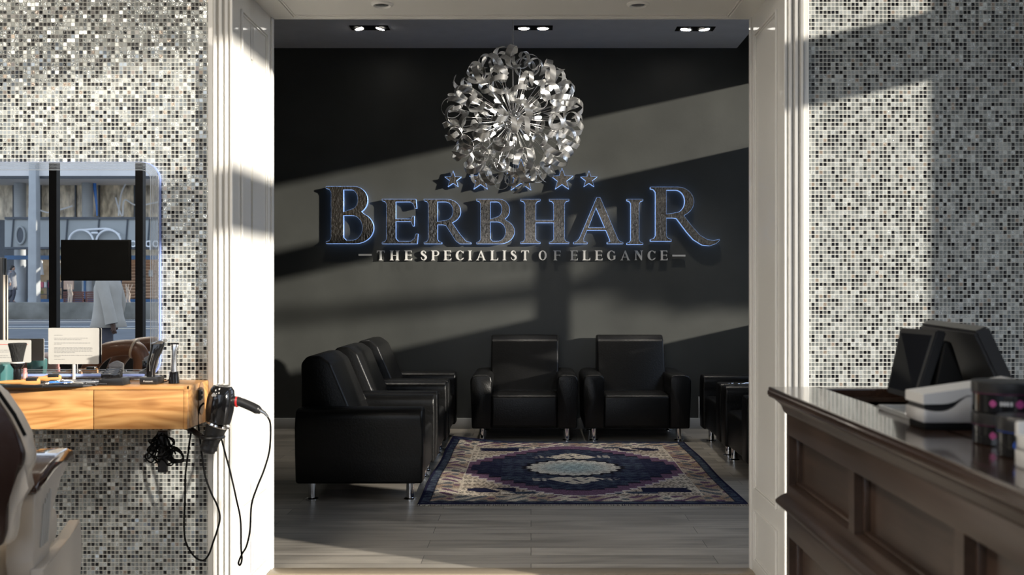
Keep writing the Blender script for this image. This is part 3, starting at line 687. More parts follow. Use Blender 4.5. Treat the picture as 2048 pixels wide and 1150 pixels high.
for g_, a_, b_, yt, yb, lb in BIG:
    big = g_ == 'Q' or yt < 380
    sign_piece('sign_letter', g_, a_, b_, yt, yb, lb, 'letter', .21 if g_ not in 'BH' else .24, .055, 'mirrored letters of the wall sign')
for cxp, cyp, rp, lb in ((906, 359, 17, 'small mirrored star at the far left above the sign'), (961, 359, 23, 'medium mirrored star left of the chandelier foot'), (1042, 352, 34, 'large mirrored star hidden behind the chandelier bottom'),
                         (1124, 359, 23, 'medium mirrored star just right of the chandelier foot'), (1178, 359, 17, 'small mirrored star at the far right above the sign')):
    sign_piece('sign_star', '*', cxp-rp*.951, cxp+rp*.951, cyp-rp, cyp+rp*.809, lb, 'star', .2, .05, 'mirrored stars above the sign')
YTF = YB-.030
ORD = ['first', 'second', 'third', 'fourth', 'fifth', 'sixth', 'seventh', 'eighth', 'ninth', 'tenth']
for word, a_, b_ in (('THE', 753.5, 824), ('SPECIALIST', 841.5, 1058), ('OF', 1077.5, 1121.5), ('ELEGANCE', 1140.5, 1335.5)):
    ws = [glyph(c_, .19, .06)[1] for c_ in word]; hh = 19.5; sx_ = 19.0; gap = ((b_-a_)-sum(ws)*sx_)/(len(word)-1); x = a_
    for i, (c_, w1) in enumerate(zip(word, ws)):
        sign_piece('tagline_letter', c_, x, x+w1*sx_, 501, 501+hh, 'small white raised capital %s, %s letter of the word %s' % (c_, ORD[i], word), 'letter', .20, .065, 'white letters of the line under the sign', front=YTF, back=YB-.012, rim=False)
        x += w1*sx_+gap
sign_piece('tagline_dash', '-', 717, 743, 508, 511.5, 'white raised dash before the small white line of letters', 'dash', .2, .1, 'white dashes beside the small line', front=YTF, back=YB-.012, rim=False)
sign_piece('tagline_dash', '-', 1345, 1371, 509.5, 513, 'white raised dash after the small white line of letters', 'dash', .2, .1, 'white dashes beside the small line', front=YTF, back=YB-.012, rim=False)

# ================================================================ RECEPTION COUNTER
CF = .59; CY0, CY1 = .55, 2.25; ZT = .925
def make_counter():
    t = thing('reception_counter', 'dark stained wooden reception counter with recessed panels and polished top', 'counter', (CF, CY0, 0))
    b = BM()
    box(b, CF+.034, CF+.05, CY0, CY1, 0, ZT-.03); box(b, CF+.022, 1.30, CY1-.03, CY1, 0, ZT-.03); box(b, CF+.03, 1.30, CY0, CY0+.03, 0, ZT-.03)
    box(b, 1.27, 1.30, CY0, CY1, 0, ZT-.03); box(b, CF+.03, 1.28, CY0, CY1, .70, .72)
    link('carcass', b, M_walnut, t, world=True, smooth=False)
    ys = [CY0, CY0+.02, 1.33, 1.36, 1.781, 1.812, 2.230, CY1]
    b = BM()
    for z0, z1 in ((.817, .868), (.672, .704), (.585, .650), (.0, .10)): box(b, CF, CF+.034, CY0, CY1, z0, z1, .0015)
    for i in range(0, 8, 2): box(b, CF+.0003, CF+.034, ys[i], ys[i+1], .703, .818); box(b, CF+.0003, CF+.034, ys[i], ys[i+1], .09, .60)
    link('face_frame', b, M_walnut, t, world=True)
    for i in (1, 3, 5):
        for z0, z1 in ((.704, .817), (.10, .585)):
            b = BM(); m_ = .007
            box(b, CF+.028, CF+.036, ys[i], ys[i+1], z0, z1)
            for (a0, a1, c0, c1) in ((ys[i], ys[i+1], z0, z0+m_), (ys[i], ys[i+1], z1-m_, z1), (ys[i], ys[i]+m_, z0, z1), (ys[i+1]-m_, ys[i+1], z0, z1)): box(b, CF+.016, CF+.030, a0, a1, c0, c1, .002)
            link('panel', b, M_walnut, t, world=True)
    b = BM(); prism(b, [(CF+.01, .648), (CF-.010, .650), (CF-.024, .658), (CF-.024, .666), (CF-.012, .674), (CF, .680), (CF+.01, .680)], CY0-.01, CY1+.01, 'Y', .0015, 1); link('middle_moulding', b, M_walnut, t, world=True)
    b = BM(); prism(b, [(CF+.02, .862), (CF, .864), (CF-.006, .872), (CF-.010, .886), (CF-.024, .896), (CF-.030, .902), (CF+.02, .902)], CY0-.01, CY1+.012, 'Y', .0012, 1); link('cove_moulding', b, M_walnut, t, world=True)
    b = BM()
    def slab(x0, x1, y0, y1): box(b, x0, x1, y0, y1, .902, ZT, .003)
    lip = CF-.038
    slab(lip, .672, CY0-.02, CY1+.02); slab(.66, 1.32, CY0-.02, 1.90); slab(.66, 1.32, 2.225, CY1+.02); slab(1.12, 1.32, 1.89, 2.235)
    box(b, lip-.002, lip+.004, CY0-.02, CY1+.02, .906, .918, .002, 1)
    link('top', b, M_walnut_top, t, world=True, ang=20)
    b = BM(); box(b, .672, 1.12, 1.895, 1.905, .72, .905); box(b, .672, 1.12, 2.22, 2.23, .72, .905); box(b, .668, .675, 1.9, 2.23, .72, .905); box(b, 1.115, 1.125, 1.9, 2.23, .72, .905)
    link('well_lining', b, M_walnut, t, world=True, smooth=False)
make_counter()

def slant(bm, corners, th, nrm):
    """thin solid panel: four corners and a thickness along nrm"""
    q = [Vector(c) for c in corners]; o_ = Vector(nrm).normalized()*th
    loft(bm, [q, [p+o_ for p in q]])
def make_pos():
    t = thing('point_of_sale_terminal', 'black two screen till standing in the sunken well of the counter', 'till', (.86, 2.03, .72))
    f = [P(1772, 784, 2.15), P(1830, 800, 2.0), P(1874, 660, 2.0), P(1800, 655, 2.14)]
    f = [Vector(p) for p in f]
    nrm = (f[1]-f[0]).cross(f[3]-f[0]).normalized()
    if nrm.x > 0: nrm = -nrm
    b = BM(); slant(b, f, .022, -nrm); bmesh.ops.bevel(b, geom=b.edges[:], offset=.003, segments=2, affect='EDGES'); cd = link('customer_display', b, M_satin_black, t, world=True)
    def inset(k0, k1):
        def L(u, v): return f[0]*(1-u)*(1-v)+f[1]*u*(1-v)+f[2]*u*v+f[3]*(1-u)*v
        return [L(k0, k0), L(1-k0, k0), L(1-k0, 1-k0), L(k0, 1-k0)]
    M_scr = mat('dark_screen_glass', (.012, .013, .016), .06, noise=.05, coat=.6)
    b = BM(); slant(b, [p+nrm*.0012 for p in inset(.08, 0)], .0012, -nrm); s = link('screen', b, M_scr, cd); s.matrix_local = T(*(-t.location))
    g = [Vector(P(1838, 648, 2.2)), Vector(P(1948, 664, 1.86)), Vector((.925, 1.86, .90)), Vector((.955, 2.2, .90))]
    nr2 = (g[1]-g[0]).cross(g[3]-g[0]).normalized()
    if nr2.x < 0: nr2 = -nr2
    b = BM(); slant(b, g, .03, nr2); bmesh.ops.bevel(b, geom=b.edges[:], offset=.005, segments=2, affect='EDGES'); link('operator_display', b, M_satin_black, t, world=True)
    b = BM(); prism(b, [(.80, .72), (.98, .72), (.955, .76), (.90, .93), (.865, 1.045), (.845, 1.045), (.82, .90), (.80, .76)], 2.0, 2.10, 'Y', .008); link('stand', b, M_black, t, world=True)
    b = BM(); box(b, .78, 1.02, 1.93, 2.18, .72, .745, .01); link('foot', b, M_satin_black, t, world=True)
make_pos()
M_grey_pl = mat('grey_plastic', (.40, .39, .38), .35, noise=.03)
M_lgrey_pl = mat('pale_grey_plastic', (.58, .57, .55), .4, noise=.03)
# card terminal : wedge with a wavy side groove
def wedge(bm, z0f, z1f, y0, y1, n=16, x0=0.0, x1=.16):
    rings = []
    for i in range(n+1):
        x = x0+(x1-x0)*i/n; rings.append([Vector((x, y0, z0f(x))), Vector((x, y1, z0f(x))), Vector((x, y1, z1f(x))), Vector((x, y0, z1f(x)))])
    loft(bm, rings)
ct = thing('card_terminal', 'pale grey card payment terminal on the counter beside the till', 'card reader', (.628, 1.56, ZT))
b = BM(); wedge(b, lambda x: .012, lambda x: .034+.018*math.exp(-((x-.075)/.02)**2)*1.0-.004*math.sin(x*60), 0, .075); bmesh.ops.bevel(b, geom=b.edges[:], offset=.0015, segments=1, affect='EDGES'); link('lower_shell', b, M_grey_pl, ct, ang=60)
b = BM(); wedge(b, lambda x: .042+.015*math.exp(-((x-.075)/.022)**2), lambda x: .058+.14*x, .0, .075); link('upper_shell', b, M_lgrey_pl, ct, ang=60)
b = BM(); wedge(b, lambda x: .030, lambda x: .045+.015*math.exp(-((x-.075)/.02)**2), .004, .071, x0=.003, x1=.157); link('card_slot', b, M_satin_black, ct)
b = BM(); box(b, .004, .15, .004, .071, 0, .013, .002); link('rubber_foot', b, M_black, ct)
M_foil = mat('clear_acrylic_tray', (.30, .30, .29), .12, noise=.1, coat=.5)
tr = thing('coin_tray', 'flat glassy change tray lying in front of the card terminal', 'tray', (.655, 1.66, ZT))
b = BM(); box(b, 0, .20, 0, .18, 0, .003, .001); link('plate', b, M_foil, tr)
b = BM()
for a in ((0, .2, 0, .004), (0, .2, .176, .18), (0, .004, 0, .18), (.196, .2, 0, .18)): box(b, *a, .002, .009, .001, 1)
link('raised_edge', b, M_foil, tr)
for i, (x, y) in enumerate(((.03, .10), (.058, .135), (.05, .07))):
    b = BM(); lathe(b, [(.011, 0), (.0115, .001), (.011, .002)], 20); o = solo('coin', b, M_steel, ('silver coin on the change tray, nearest the counter edge', 'silver coin on the change tray, farthest from the viewer', 'silver coin on the change tray, nearest the viewer')[i], 'coin', 'coins on the change tray'); o.location = (.655+x, 1.66+y, ZT+.003)
def jar(name, x, y, z, r, h, band, label):
    t = thing(name, label, 'jar', (x, y, z), group='black pomade jars on the counter')
    b = BM(); lathe(b, [(r*.9, 0), (r*.97, .002), (r*.97, h*.6), (r*.93, h*.63)], 40); link('body', b, M_gloss_black, t)
    b = BM(); lathe(b, [(r*.99, h*.64), (r, h*.66), (r, h*.96), (r*.96, h), (r*.5, h)], 40); ld = link('lid', b, M_satin_black, t)
    b = BM(); lathe(b, [(r*.985, h*.63), (r*.985, h*.655)], 40, cap=False); link('colour_ring', b, band, t)
    # label marks: a blob, a short line of letters, a blob
    b = BM()
    for (a0, a1, z0, z1) in ((-2.45, -2.22, .22, .45), (-1.62, -1.30, .2, .47)):
        rings = []
        for i in range(9):
            a = a0+(a1-a0)*i/8; k = math.sin(PI*(i+.6)/9.2); zc = (z0+z1)/2; hh = (z1-z0)/2*k
            rings.append([Vector((q*math.cos(a), q*math.sin(a), h*zz)) for q, zz in ((r*.975, zc-hh), (r*.975, zc+hh), (r*.98, zc+hh), (r*.98, zc-hh))])
        loft(b, rings)
    link('label_mark', b, band, t)
    b = BM()
    for a in (-2.1, -2.0, -1.9, -1.78):
        rings = [[Vector((q*math.cos(x_), q*math.sin(x_), h*zz)) for q, zz in ((r*.975, .28), (r*.975, .40), (r*.98, .40), (r*.98, .28))] for x_ in (a, a+.03, a+.06)]
        loft(b, rings)
    link('label_lettering', b, M_lgrey_pl, t)
M_pink = mat('pink_print', (.30, .04, .16), .4, noise=.1); M_bluep = mat('blue_print', (.03, .12, .60), .4, noise=.1)
jar('pomade_jar', .692, 1.43, ZT, .043, .046, M_pink, 'black jar with pink marks, lower one of the stack on the counter')
jar('pomade_jar', .692, 1.43, ZT+.0462, .043, .046, M_pink, 'black jar with pink marks, upper one of the stack on the counter')
jar('pomade_jar', .668, 1.318, ZT, .036, .055, M_bluep, 'black jar with blue marks in front of the pink marked stack')
dp = thing('business_card_holder', 'white plastic holder at the counter edge in front of the jars', 'holder', (.617, 1.20, ZT))
b = BM(); box(b, 0, .10, 0, .045, 0, .028, .003); box(b, 0, .10, .035, .045, .02, .058, .003); box(b, 0, .008, 0, .045, .02, .042, .003); link('box', b, M_lgrey_pl, dp)
b = BM(); box(b, .012, .094, .012, .03, .02, .050, .001); link('cards', b, M_paper, dp)
b = BM(); box(b, 0, .15, 0, .10, 0, .0012); o = solo('paper_sheet', b, M_paper, 'white sheet of paper on the counter at the right picture edge', 'paper'); o.location = (.60, 1.06, ZT+.0002); o.rotation_euler = (0, 0, .12)

# ================================================================ DESK, MIRROR AND TOOLS
DX = -1.151; DZ0, DZ1 = .684, .828; DY0, DY1 = 3.262, 3.498
t = thing('wall_console', 'floating oak console with two drawers on the mosaic wall under the mirror', 'console', (-2.1, 3.38, DZ0))
b = BM(); box(b, -3.2, DX, DY0+.016, DY1, DZ0, DZ1, .001); box(b, -3.2, DX, DY0, DY0+.017, DZ1-.012, DZ1, .001); box(b, DX-.012, DX, DY0, DY0+.02, DZ0, DZ1, .001)
link('body', b, M_oak, t, world=True)
sxp = (187-CX)*DY0/F
for x0, x1 in ((sxp-1.15, sxp-.0015), (sxp+.0015, DX-.0125)):
    b = BM(); box(b, x0, x1, DY0, DY0+.015, DZ0, DZ1-.0135, .001); link('drawer', b, M_oak, t, world=True)
b = BM(); lathe(b, [(.030, 0), (.030, .003), (.026, .004)], 28, T(DX, 3.40, .772) @ R(PI/2, 'Y') @ Matrix.Diagonal((1.9, 1, 1, 1))); sp = link('painted_oval_shade', b, mat('painted_shade_oak', S((150, 116, 84)), .5, noise=.1), t, world=True)  # darker oak oval paints the shading of a cutout in the side
b = BM(); box(b, DX+.002, DX+.012, 3.366, 3.384, .768, .806, .003); box(b, DX+.010, DX+.016, 3.370, 3.380, .790, .800, .001); box(b, DX+.010, DX+.016, 3.370, 3.380, .774, .784, .001); link('power_outlet', b, M_satin_black, t, world=True)

def rrect(x0, x1, z0, z1, r, n=8):
    o = []
    for (cx, cz, a) in ((x1-r, z1-r, 0), (x0+r, z1-r, 90), (x0+r, z0+r, 180), (x1-r, z0+r, 270)):
        for i in range(n+1):
            q = math.radians(a+90*i/n); o.append((cx+r*math.cos(q), cz+r*math.sin(q)))
    return o
mr = thing('wall_mirror', 'large round cornered mirror on the mosaic wall above the oak console', 'mirror', (-2.2, 3.47, .836))
MX0, MX1, MZ0, MZ1 = -3.1, -1.328, .838, 1.606
b = BM(); prism(b, rrect(MX0, MX1, MZ0, MZ1, .062), 3.476, 3.498, 'Y'); link('glass', b, M_mirror, mr, world=True, smooth=False)
M_etch = mat('etched_mirror_line', (.34, .36, .38), .35, .6, noise=.05)
def ring(bm, off, wd, y0, y1):
    A = rrect(MX0+off, MX1-off, MZ0+off, MZ1-off, max(.01, .062-off)); B_ = rrect(MX0+off+wd, MX1-off-wd, MZ0+off+wd, MZ1-off-wd, max(.008, .062-off-wd)); t_ = BM(); n = len(A)
    q = [[t_.verts.new((p[0], y, p[1])) for p in L_] for L_, y in ((A, y0), (B_, y0), (B_, y1), (A, y1))]
    for k in range(4):
        for i in range(n): t_.faces.new((q[k][i], q[k][(i+1) % n], q[(k+1) % 4][(i+1) % n], q[(k+1) % 4][i]))
    merge(bm, t_)
for off, wd in ((.0, .0022), (.0055, .0014), (.0105, .0014), (.0155, .0012), (.0205, .0012), (.0265, .0022)):
    b = BM(); ring(b, off, wd, 3.4748, 3.476); link('bevel_line', b, M_etch, mr, world=True)
M_led = mat('blue_led_strip', (.3, .4, .8), .4, emit=(.30, .42, 1.0), es=.04, noise=.01)
b = BM(); ring(b, -.002, .002, 3.486, 3.4985); link('light_strip', b, M_led, mr, world=True)
b = BM(); box(b, MX0+.05, MX1-.05, 3.470, 3.4755, MZ0+.004, MZ0+.013, .002); link('light_bar', b, M_led, mr, world=True)

ZD = DZ1+.0005
def D(px, Y): return (px-CX)*Y/F
# black work mat and the tools on it
mt = solo('work_mat', BM(), None, 'black rubber work mat overhanging the left drawer of the console', 'mat')
b = BM(); x1 = D(188, 3.25); prism(b, [(-2.4, 3.205), (x1-.16, 3.205), (x1-.03, 3.235), (x1, 3.27), (x1+.005, 3.43), (-2.4, 3.43)], ZD, ZD+.006, 'Z', .001, 1)
box(b, -2.4, x1-.15, 3.205, 3.2095, ZD, ZD+.010, .001); b.to_mesh(mt.data); b.free(); mt.data.materials.append(M_satin_black)
ZM = ZD+.0065
def on(o, px, Y, rz=0, z=ZM): o.location = (D(px, Y), Y, z); o.rotation_euler = (0, 0, rz); return o
def scissors(px, Y, rz, label):
    t = thing('scissors', label, 'scissors', group='hair scissors on the work mat'); on(t, px, Y, rz)
    for s in (-1, 1):
        b = BM(); prism(b, [(-.012, s*.002), (.0, s*.006), (.075, s*.0012), (.078, 0), (0, -s*.002)], .001+.001*(s+1), .003+.001*(s+1), 'Z'); tube(b, [(-.01, 0, .003), (-.04, s*.010, .004), (-.05, s*.012, .004)], .0022, 6); link('blade', b, M_steel, t)
        b = BM(); pts = [(-.063+.013*math.cos(a), s*.014+.011*math.sin(a), .004) for a in [2*PI*i/18 for i in range(19)]]; tube(b, pts, .0024, 6); link('finger_ring', b, M_steel, t)
    b = BM(); lathe(b, [(.004, 0), (.004, .006)], 14); link('screw', b, M_chrome, t)
scissors(140, 3.27, .25, 'steel hair scissors on the black mat left of the comb box')
scissors(172, 3.26, -.2, 'steel hair scissors at the right end of the black mat')
scissors(160, 3.36, .1, 'steel hair scissors lying under the letter card on the mat')
def comb(px, Y, rz, m, label, L_=.13):
    t = thing('comb', label, 'comb', group='combs on the work mat'); on(t, px, Y, rz)
    b = BM(); box(b, 0, L_, 0, .009, 0, .0035, .001); link('spine', b, m, t)
    b = BM()
    for i in range(30): box(b, .004+i*(L_-.01)/30, .0055+i*(L_-.01)/30, -.018, .001, .0006, .0026)
    link('teeth', b, m, t)
comb(100, 3.38, .2, M_satin_black, 'black comb on the mat behind the blue clip'); comb(60, 3.30, .6, M_satin_black, 'black comb on the mat beside the neck brush')
comb(120, 3.335, -.1, M_steel, 'metal comb on the mat in front of the letter card', .15)
b = BM(); prism(b, [(0, 0), (.05, -.004), (.062, .004), (.05, .018), (.01, .012)], 0, .007, 'Z', .002); prism(b, [(-.012, .002), (.01, .0), (.02, .012), (-.008, .010)], .002, .011, 'Z', .002)
on(solo('hair_clip', b, M_blue, 'bright blue hair clip on the black mat', 'hair clip'), 105, 3.25, .35)
def brush(px, Y, rz, label):
    t = thing('wooden_brush', label, 'brush', group='small wooden brushes on the work mat'); on(t, px, Y, rz)
    b = BM(); ell_loft(b, [(0, 0, 0, .004, .004), (.03, 0, 0, .007, .006), (.07, 0, 0, .008, .006), (.085, 0, 0, .012, .007), (.125, 0, 0, .012, .007), (.13, 0, 0, .008, .005)], 12, T(0, 0, .008) @ R(PI/2, 'Y')); link('handle', b, M_orange, t)
    b = BM(); box(b, .088, .122, -.008, .008, .012, .024, .001); link('bristles', b, M_satin_black, t)
brush(-3, 3.24, .15, 'small orange wooden brush at the left end of the mat'); brush(40, 3.36, .3, 'small orange wooden brush behind the black neck brush')
b = BM(); lathe(b, [(.008, 0), (.008, .03), (.006, .032), (.006, .045), (.004, .046)], 16); on(solo('small_bottle', b, mat('red_white_bottle', (.65, .45, .42), .4, col2=(.6, .1, .1), nscale=60), 'tiny red and white bottle beside the neck brush', 'bottle'), 50, 3.36)
b = BM(); lathe(b, [(.03, 0), (.034, .03), (.034, .06), (.02, .066)], 24); on(solo('spray_bottle', b, mat('teal_plastic', (.05, .14, .14), .25, noise=.1), 'teal plastic bottle behind the small card at the left edge', 'bottle'), 6, 3.36)
# neck brush
t = thing('neck_brush', 'black neck duster brush standing upright in front of the small card', 'brush'); on(t, 35, 3.27, 0, ZM)
b = BM(); lathe(b, [(.019, 0), (.019, .003), (.013, .006)], 24); link('foot', b, M_lgrey_pl, t)
b = BM(); lathe(b, [(.012, .005), (.013, .035), (.012, .050), (.021, .064), (.022, .070)], 24); link('handle', b, M_gloss_black, t)
b = BM(); lathe(b, [(.022, .070), (.0225, .073), (.02, .0745)], 24); link('collar', b, M_lgrey_pl, t)
b = BM(); lathe(b, [(.0165, .074), (.022, .105), (.029, .134), (.027, .137)], 24); link('bristles', b, mat('black_bristles', (.008, .008, .008), .8, noise=.4, nscale=200, bump=.6, bscale=300, stretch=(1, 1, .1)), t)
# cards on stands
def card(px0, px1, py0, py1, Y, lines, label, red=None):
    x0, x1 = D(px0, Y), D(px1, Y); z0, z1 = P(0, py1, Y).z, P(0, py0, Y).z; w_, h_ = x1-x0, z1-z0
    t = thing('letter_card', label, 'card', (x0, Y, ZD))
    zb = z0-t.location.z
    b = BM(); prism(b, rrect(0, w_, zb, zb+h_, .004, 4), -.0015, .0015, 'Y'); link('card', b, M_paper, t, smooth=False)
    b = BM(); box(b, w_*.5-.005, w_*.5+.005, 0, .004, -.002, zb+.03, .001); box(b, w_*.5-.025, w_*.5+.025, -.03, .005, -.0, .003, .001); link('stand', b, M_lgrey_pl, t)
    b = BM(); rr = random.Random(px1)
    for (fx0, fx1, fz) in lines:
        x = fx0
        while x < fx1:
            x2 = min(fx1, x+rr.uniform(.02, .07)); box(b, w_*x, w_*x2, -.0021, -.0015, zb+h_*fz-.0007, zb+h_*fz+.0007); x = x2+.012
    pl = link('printed_lines', b, M_ink, t, smooth=False)
    if red:
        b = BM(); box(b, w_*.0, w_*.95, -.0021, -.0015, zb+h_*red-.001, zb+h_*red+.001); link('red_line', b, M_red_ink, t, smooth=False)
card(97, 198, 656, 728, 3.466, [(.12, .28, .80), (.12, .78, .72), (.12, .66, .68), (.12, .83, .585), (.12, .27, .55), (.12, .87, .46), (.12, .88, .425), (.12, .86, .39), (.12, .88, .355), (.12, .53, .32), (.12, .87, .24), (.12, .24, .205), (.12, .33, .13)], 'white letter card with rows of small print on a stand before the mirror')
card(-52, 62, 680, 725, 3.43, [(.0, .68, .55), (.0, .62, .47), (.0, .60, .30), (.0, .66, .22)], 'smaller white card with a red line behind the black neck brush', .80)
# tall black framed display at the left edge
x1 = D(7, 3.467); t = thing('display_board', 'tall black framed board standing on the console at the left edge', 'board', (x1-.10, 3.467, ZD))
b = BM(); z1 = P(0, 515, 3.43).z-ZD
for a in ((.08, .10, 0, z1), (-.25, .08, z1-.018, z1), (-.25, .08, 0, .02)): box(b, a[0], a[1], -.006, .006, a[2], a[3], .002)
link('frame', b, M_satin_black, t)
b = BM(); box(b, -.25, .081, -.003, .003, .02, z1-.016); link('panel', b, M_gloss_black, t)
b = BM(); box(b, .1005, .105, -.004, .004, .0, z1*.86, .001); link('edge_strip', b, M_cream, t)
# clipper comb box
t = thing('comb_rack', 'black rack of clipper combs with silver teeth on the console', 'comb rack'); on(t, 230, 3.31, 0, ZD)
b = BM(); prism(b, [(-.042, 0), (.042, 0), (.036, .026), (-.042, .022)], -.03, .03, 'Y', .003); link('base', b, M_satin_black, t)
for i in range(5):
    b = BM(); box(b, -.038+i*.0015, .026-i*.002, -.024+i*.010, -.018+i*.010, .024, .040+i*.005, .002); link('clipper_comb', b, M_gloss_black, t)
b = BM()
for i in range(14): box(b, -.026+i*.0036, -.0245+i*.0036, .012, .020, .05, .080-.0006*abs(i-7)**1.5)
link('teeth', b, M_steel, t)
# clipper on its charger
t = thing('hair_clipper', 'black hair clipper standing in its charging base on the console', 'clipper'); on(t, 304, 3.34, 0, ZD)
b = BM(); box(b, -.032, .030, -.03, .035, 0, .026, .004); bs_ = link('charging_base', b, M_satin_black, t)
tx = bpy.data.curves.new('tx', 'FONT'); tx.body = 'Panasonic'; tx.size = .0085; tx.extrude = .0002; tx.align_x = 'CENTER'; tob = bpy.data.objects.new('tx', tx); C.objects.link(tob)
dg = bpy.context.evaluated_depsgraph_get(); dg.update(); me = bpy.data.meshes.new_from_object(tob.evaluated_get(dg)); bpy.data.objects.remove(tob)
b = BM(); b.from_mesh(me); b.transform(T(-.001, -.0304, .009) @ R(PI/2, 'X')); link('maker_lettering', b, M_lgrey_pl, bs_, smooth=False)
b = BM(); ell_loft(b, [(.02, -.004, 0, .013, .015), (.05, -.004, 0, .015, .016), (.085, .004, 0, .017, .018), (.115, .016, 0, .020, .018), (.135, .020, 0, .023, .016), (.142, .021, 0, .022, .014)], 20, pw=2.6); link('body', b, M_gloss_black, t)
b = BM(); prism(b, [(.008, .142), (.036, .150), (.044, .152), (.046, .146), (.036, .138), (.006, .136)], -.019, .019, 'Y', .001); link('blade', b, M_steel, t)
b = BM(); tube(b, [(-.0, -.0165, .045), (.002, -.0175, .07), (.012, -.0185, .105)], [.003, .0045, .004], 8); link('chrome_trim', b, M_chrome, t)
# trimmer
t = thing('hair_trimmer', 'slim silver trimmer standing in a dark cup holder at the console end', 'trimmer'); on(t, 348, 3.36, 0, ZD)
b = BM(); lathe(b, [(.0185, 0), (.0185, .003), (.0155, .028), (.0155, .040), (.012, .041)], 24); link('holder', b, M_gloss_black, t)
b = BM(); ell_loft(b, [(.036, 0, 0, .011, .011), (.06, 0, 0, .0095, .010), (.09, .001, 0, .008, .009), (.110, .002, 0, .009, .009), (.128, .003, 0, .0125, .007), (.134, .003, 0, .0125, .005)], 18); link('body', b, M_steel, t)
b = BM(); box(b, -.010, .016, -.004, .004, .133, .140, .001); link('blade', b, M_satin_black, t)
b = BM(); tube(b, [(-.018, .01, .012), (-.03, .015, .006), (-.042, .02, .003)], .002, 6); link('cable', b, M_black, t)

# hair dryer, hanging nozzle down
YD = 3.345
def pp(px, py, Y=YD): return Vector(P(px, py, Y))
hd = thing('hair_dryer', 'black hair dryer hanging nozzle down at the right end of the console', 'hair dryer', tuple(pp(420, 895)))
top = pp(446, 770); mid = pp(436, 846); tip = pp(417, 897); ax = (mid-top).normalized()
def along(bm, secs, a, n=24):
    d = (a[1]-a[0]); rings = []; u, v = frame_for(d)
    for s, r in secs:
        c_ = a[0]+d*s; rings.append([c_+(u*math.cos(2*PI*i/n)+v*math.sin(2*PI*i/n))*r for i in range(n)])
    loft(bm, rings)
b = BM(); along(b, [(0, .020), (.02, .030), (.12, .040), (.35, .046), (.65, .047), (.92, .043), (1, .040)], (top, mid)); link('body', b, M_gloss_black, hd, world=True)
b = BM(); along(b, [(-.02, .019), (0, .0215), (.03, .028)], (top, mid)); link('intake_grille', b, M_steel, hd, world=True)
b = BM(); along(b, [(0, .0415), (.06, .0425), (.10, .040)], (mid, tip)); link('chrome_ring', b, M_chrome, hd, world=True)
b = BM(); along(b, [(.08, .037), (.5, .030), (.8, .027), (1, .030)], (mid, tip)); along(b, [(.80, .029), (1.12, .025)], (mid, tip)); link('nozzle', b, M_satin_black, hd, world=True)
b = BM(); hp = catmull([pp(452, 806), pp(475, 803), pp(500, 812), pp(516, 820), pp(522, 822)], 6); tube(b, hp, [.022, .021, .020, .019, .0185, .0185, .018]+[.016]*(len(hp)-14)+[.015, .013, .0125, .012, .011, .010, .009], 16); hn = link('handle', b, M_satin_black, hd, world=True)
b = BM(); along(b, [(0, .0192), (1, .0190)], (pp(472.5, 803.5), pp(476, 803.5)), 18); rr_ = link('red_band', b, M_red, hn); rr_.matrix_local = T(*(-hd.location))
b = BM(); tube(b, [pp(520, 821), pp(529, 826), pp(536, 834)], [.008, .006, .004], 10); link('cord_guard', b, M_steel, hd, world=True)
b = BM(); tube(b, [pp(*q) for q in ((534, 832), (541, 850), (539, 900), (528, 940), (514, 975), (503, 1010), (500, 1060), (493, 1092), (484, 1108), (477, 1125), (480, 1130), (484, 1118), (482, 1095), (481, 1040), (472, 995), (462, 950), (450, 905), (441, 870), (437, 850))], .0034, 8, 6); link('cord', b, M_black, hd, world=True)
# small pale blobs on the side
b = BM()
for dx, dz in ((-.004, .0), (.004, .0), (0, .005)): 
    bm2 = BM(); bmesh.ops.create_uvsphere(bm2, u_segments=12, v_segments=8, radius=.0045); merge(b, bm2, T(*(pp(437, 788)+Vector((dx, -.0485, dz)))) @ Matrix.Diagonal((1, .25, 1, 1)))
link('pale_blobs', b, M_lgrey_pl, hd, world=True)
hh = thing('dryer_holder', 'black ring holder screwed under the console end, carrying the hair dryer', 'holder', tuple(pp(410, 870)))
b = BM(); c_ = mid+(tip-mid)*.55; pts = [c_+Vector((.036*math.cos(a), .036*math.sin(a), 0)) for a in [2*PI*i/24 for i in range(25)]]; tube(b, pts, .006, 8); link('ring', b, M_satin_black, hh, world=True)
b = BM(); tube(b, [c_+Vector((-.036, 0, 0)), Vector((DX-.03, YD+.03, .670)), Vector((DX-.06, YD+.05, .676))], .010, 8); box(b, DX-.10, DX-.02, YD+.0, YD+.08, .672, DZ0-.0005, .003); link('bracket', b, M_satin_black, hh, world=True)
# second cord loop from the outlet
b = BM(); tube(b, [pp(*q, 3.375) for q in ((408, 806), (400, 815), (396, 835), (399, 870), (404, 910), (410, 950), (422, 985), (434, 1010), (440, 1035), (434, 1062), (426, 1085), (418, 1108), (406, 1121), (388, 1112), (372, 1085), (368, 1050), (370, 1000), (371, 950), (377, 900), (381, 872), (384, 858))], .0034, 8, 6)
solo('power_cord', b, M_black, 'black power cord looping down from the console end outlet', 'cord')
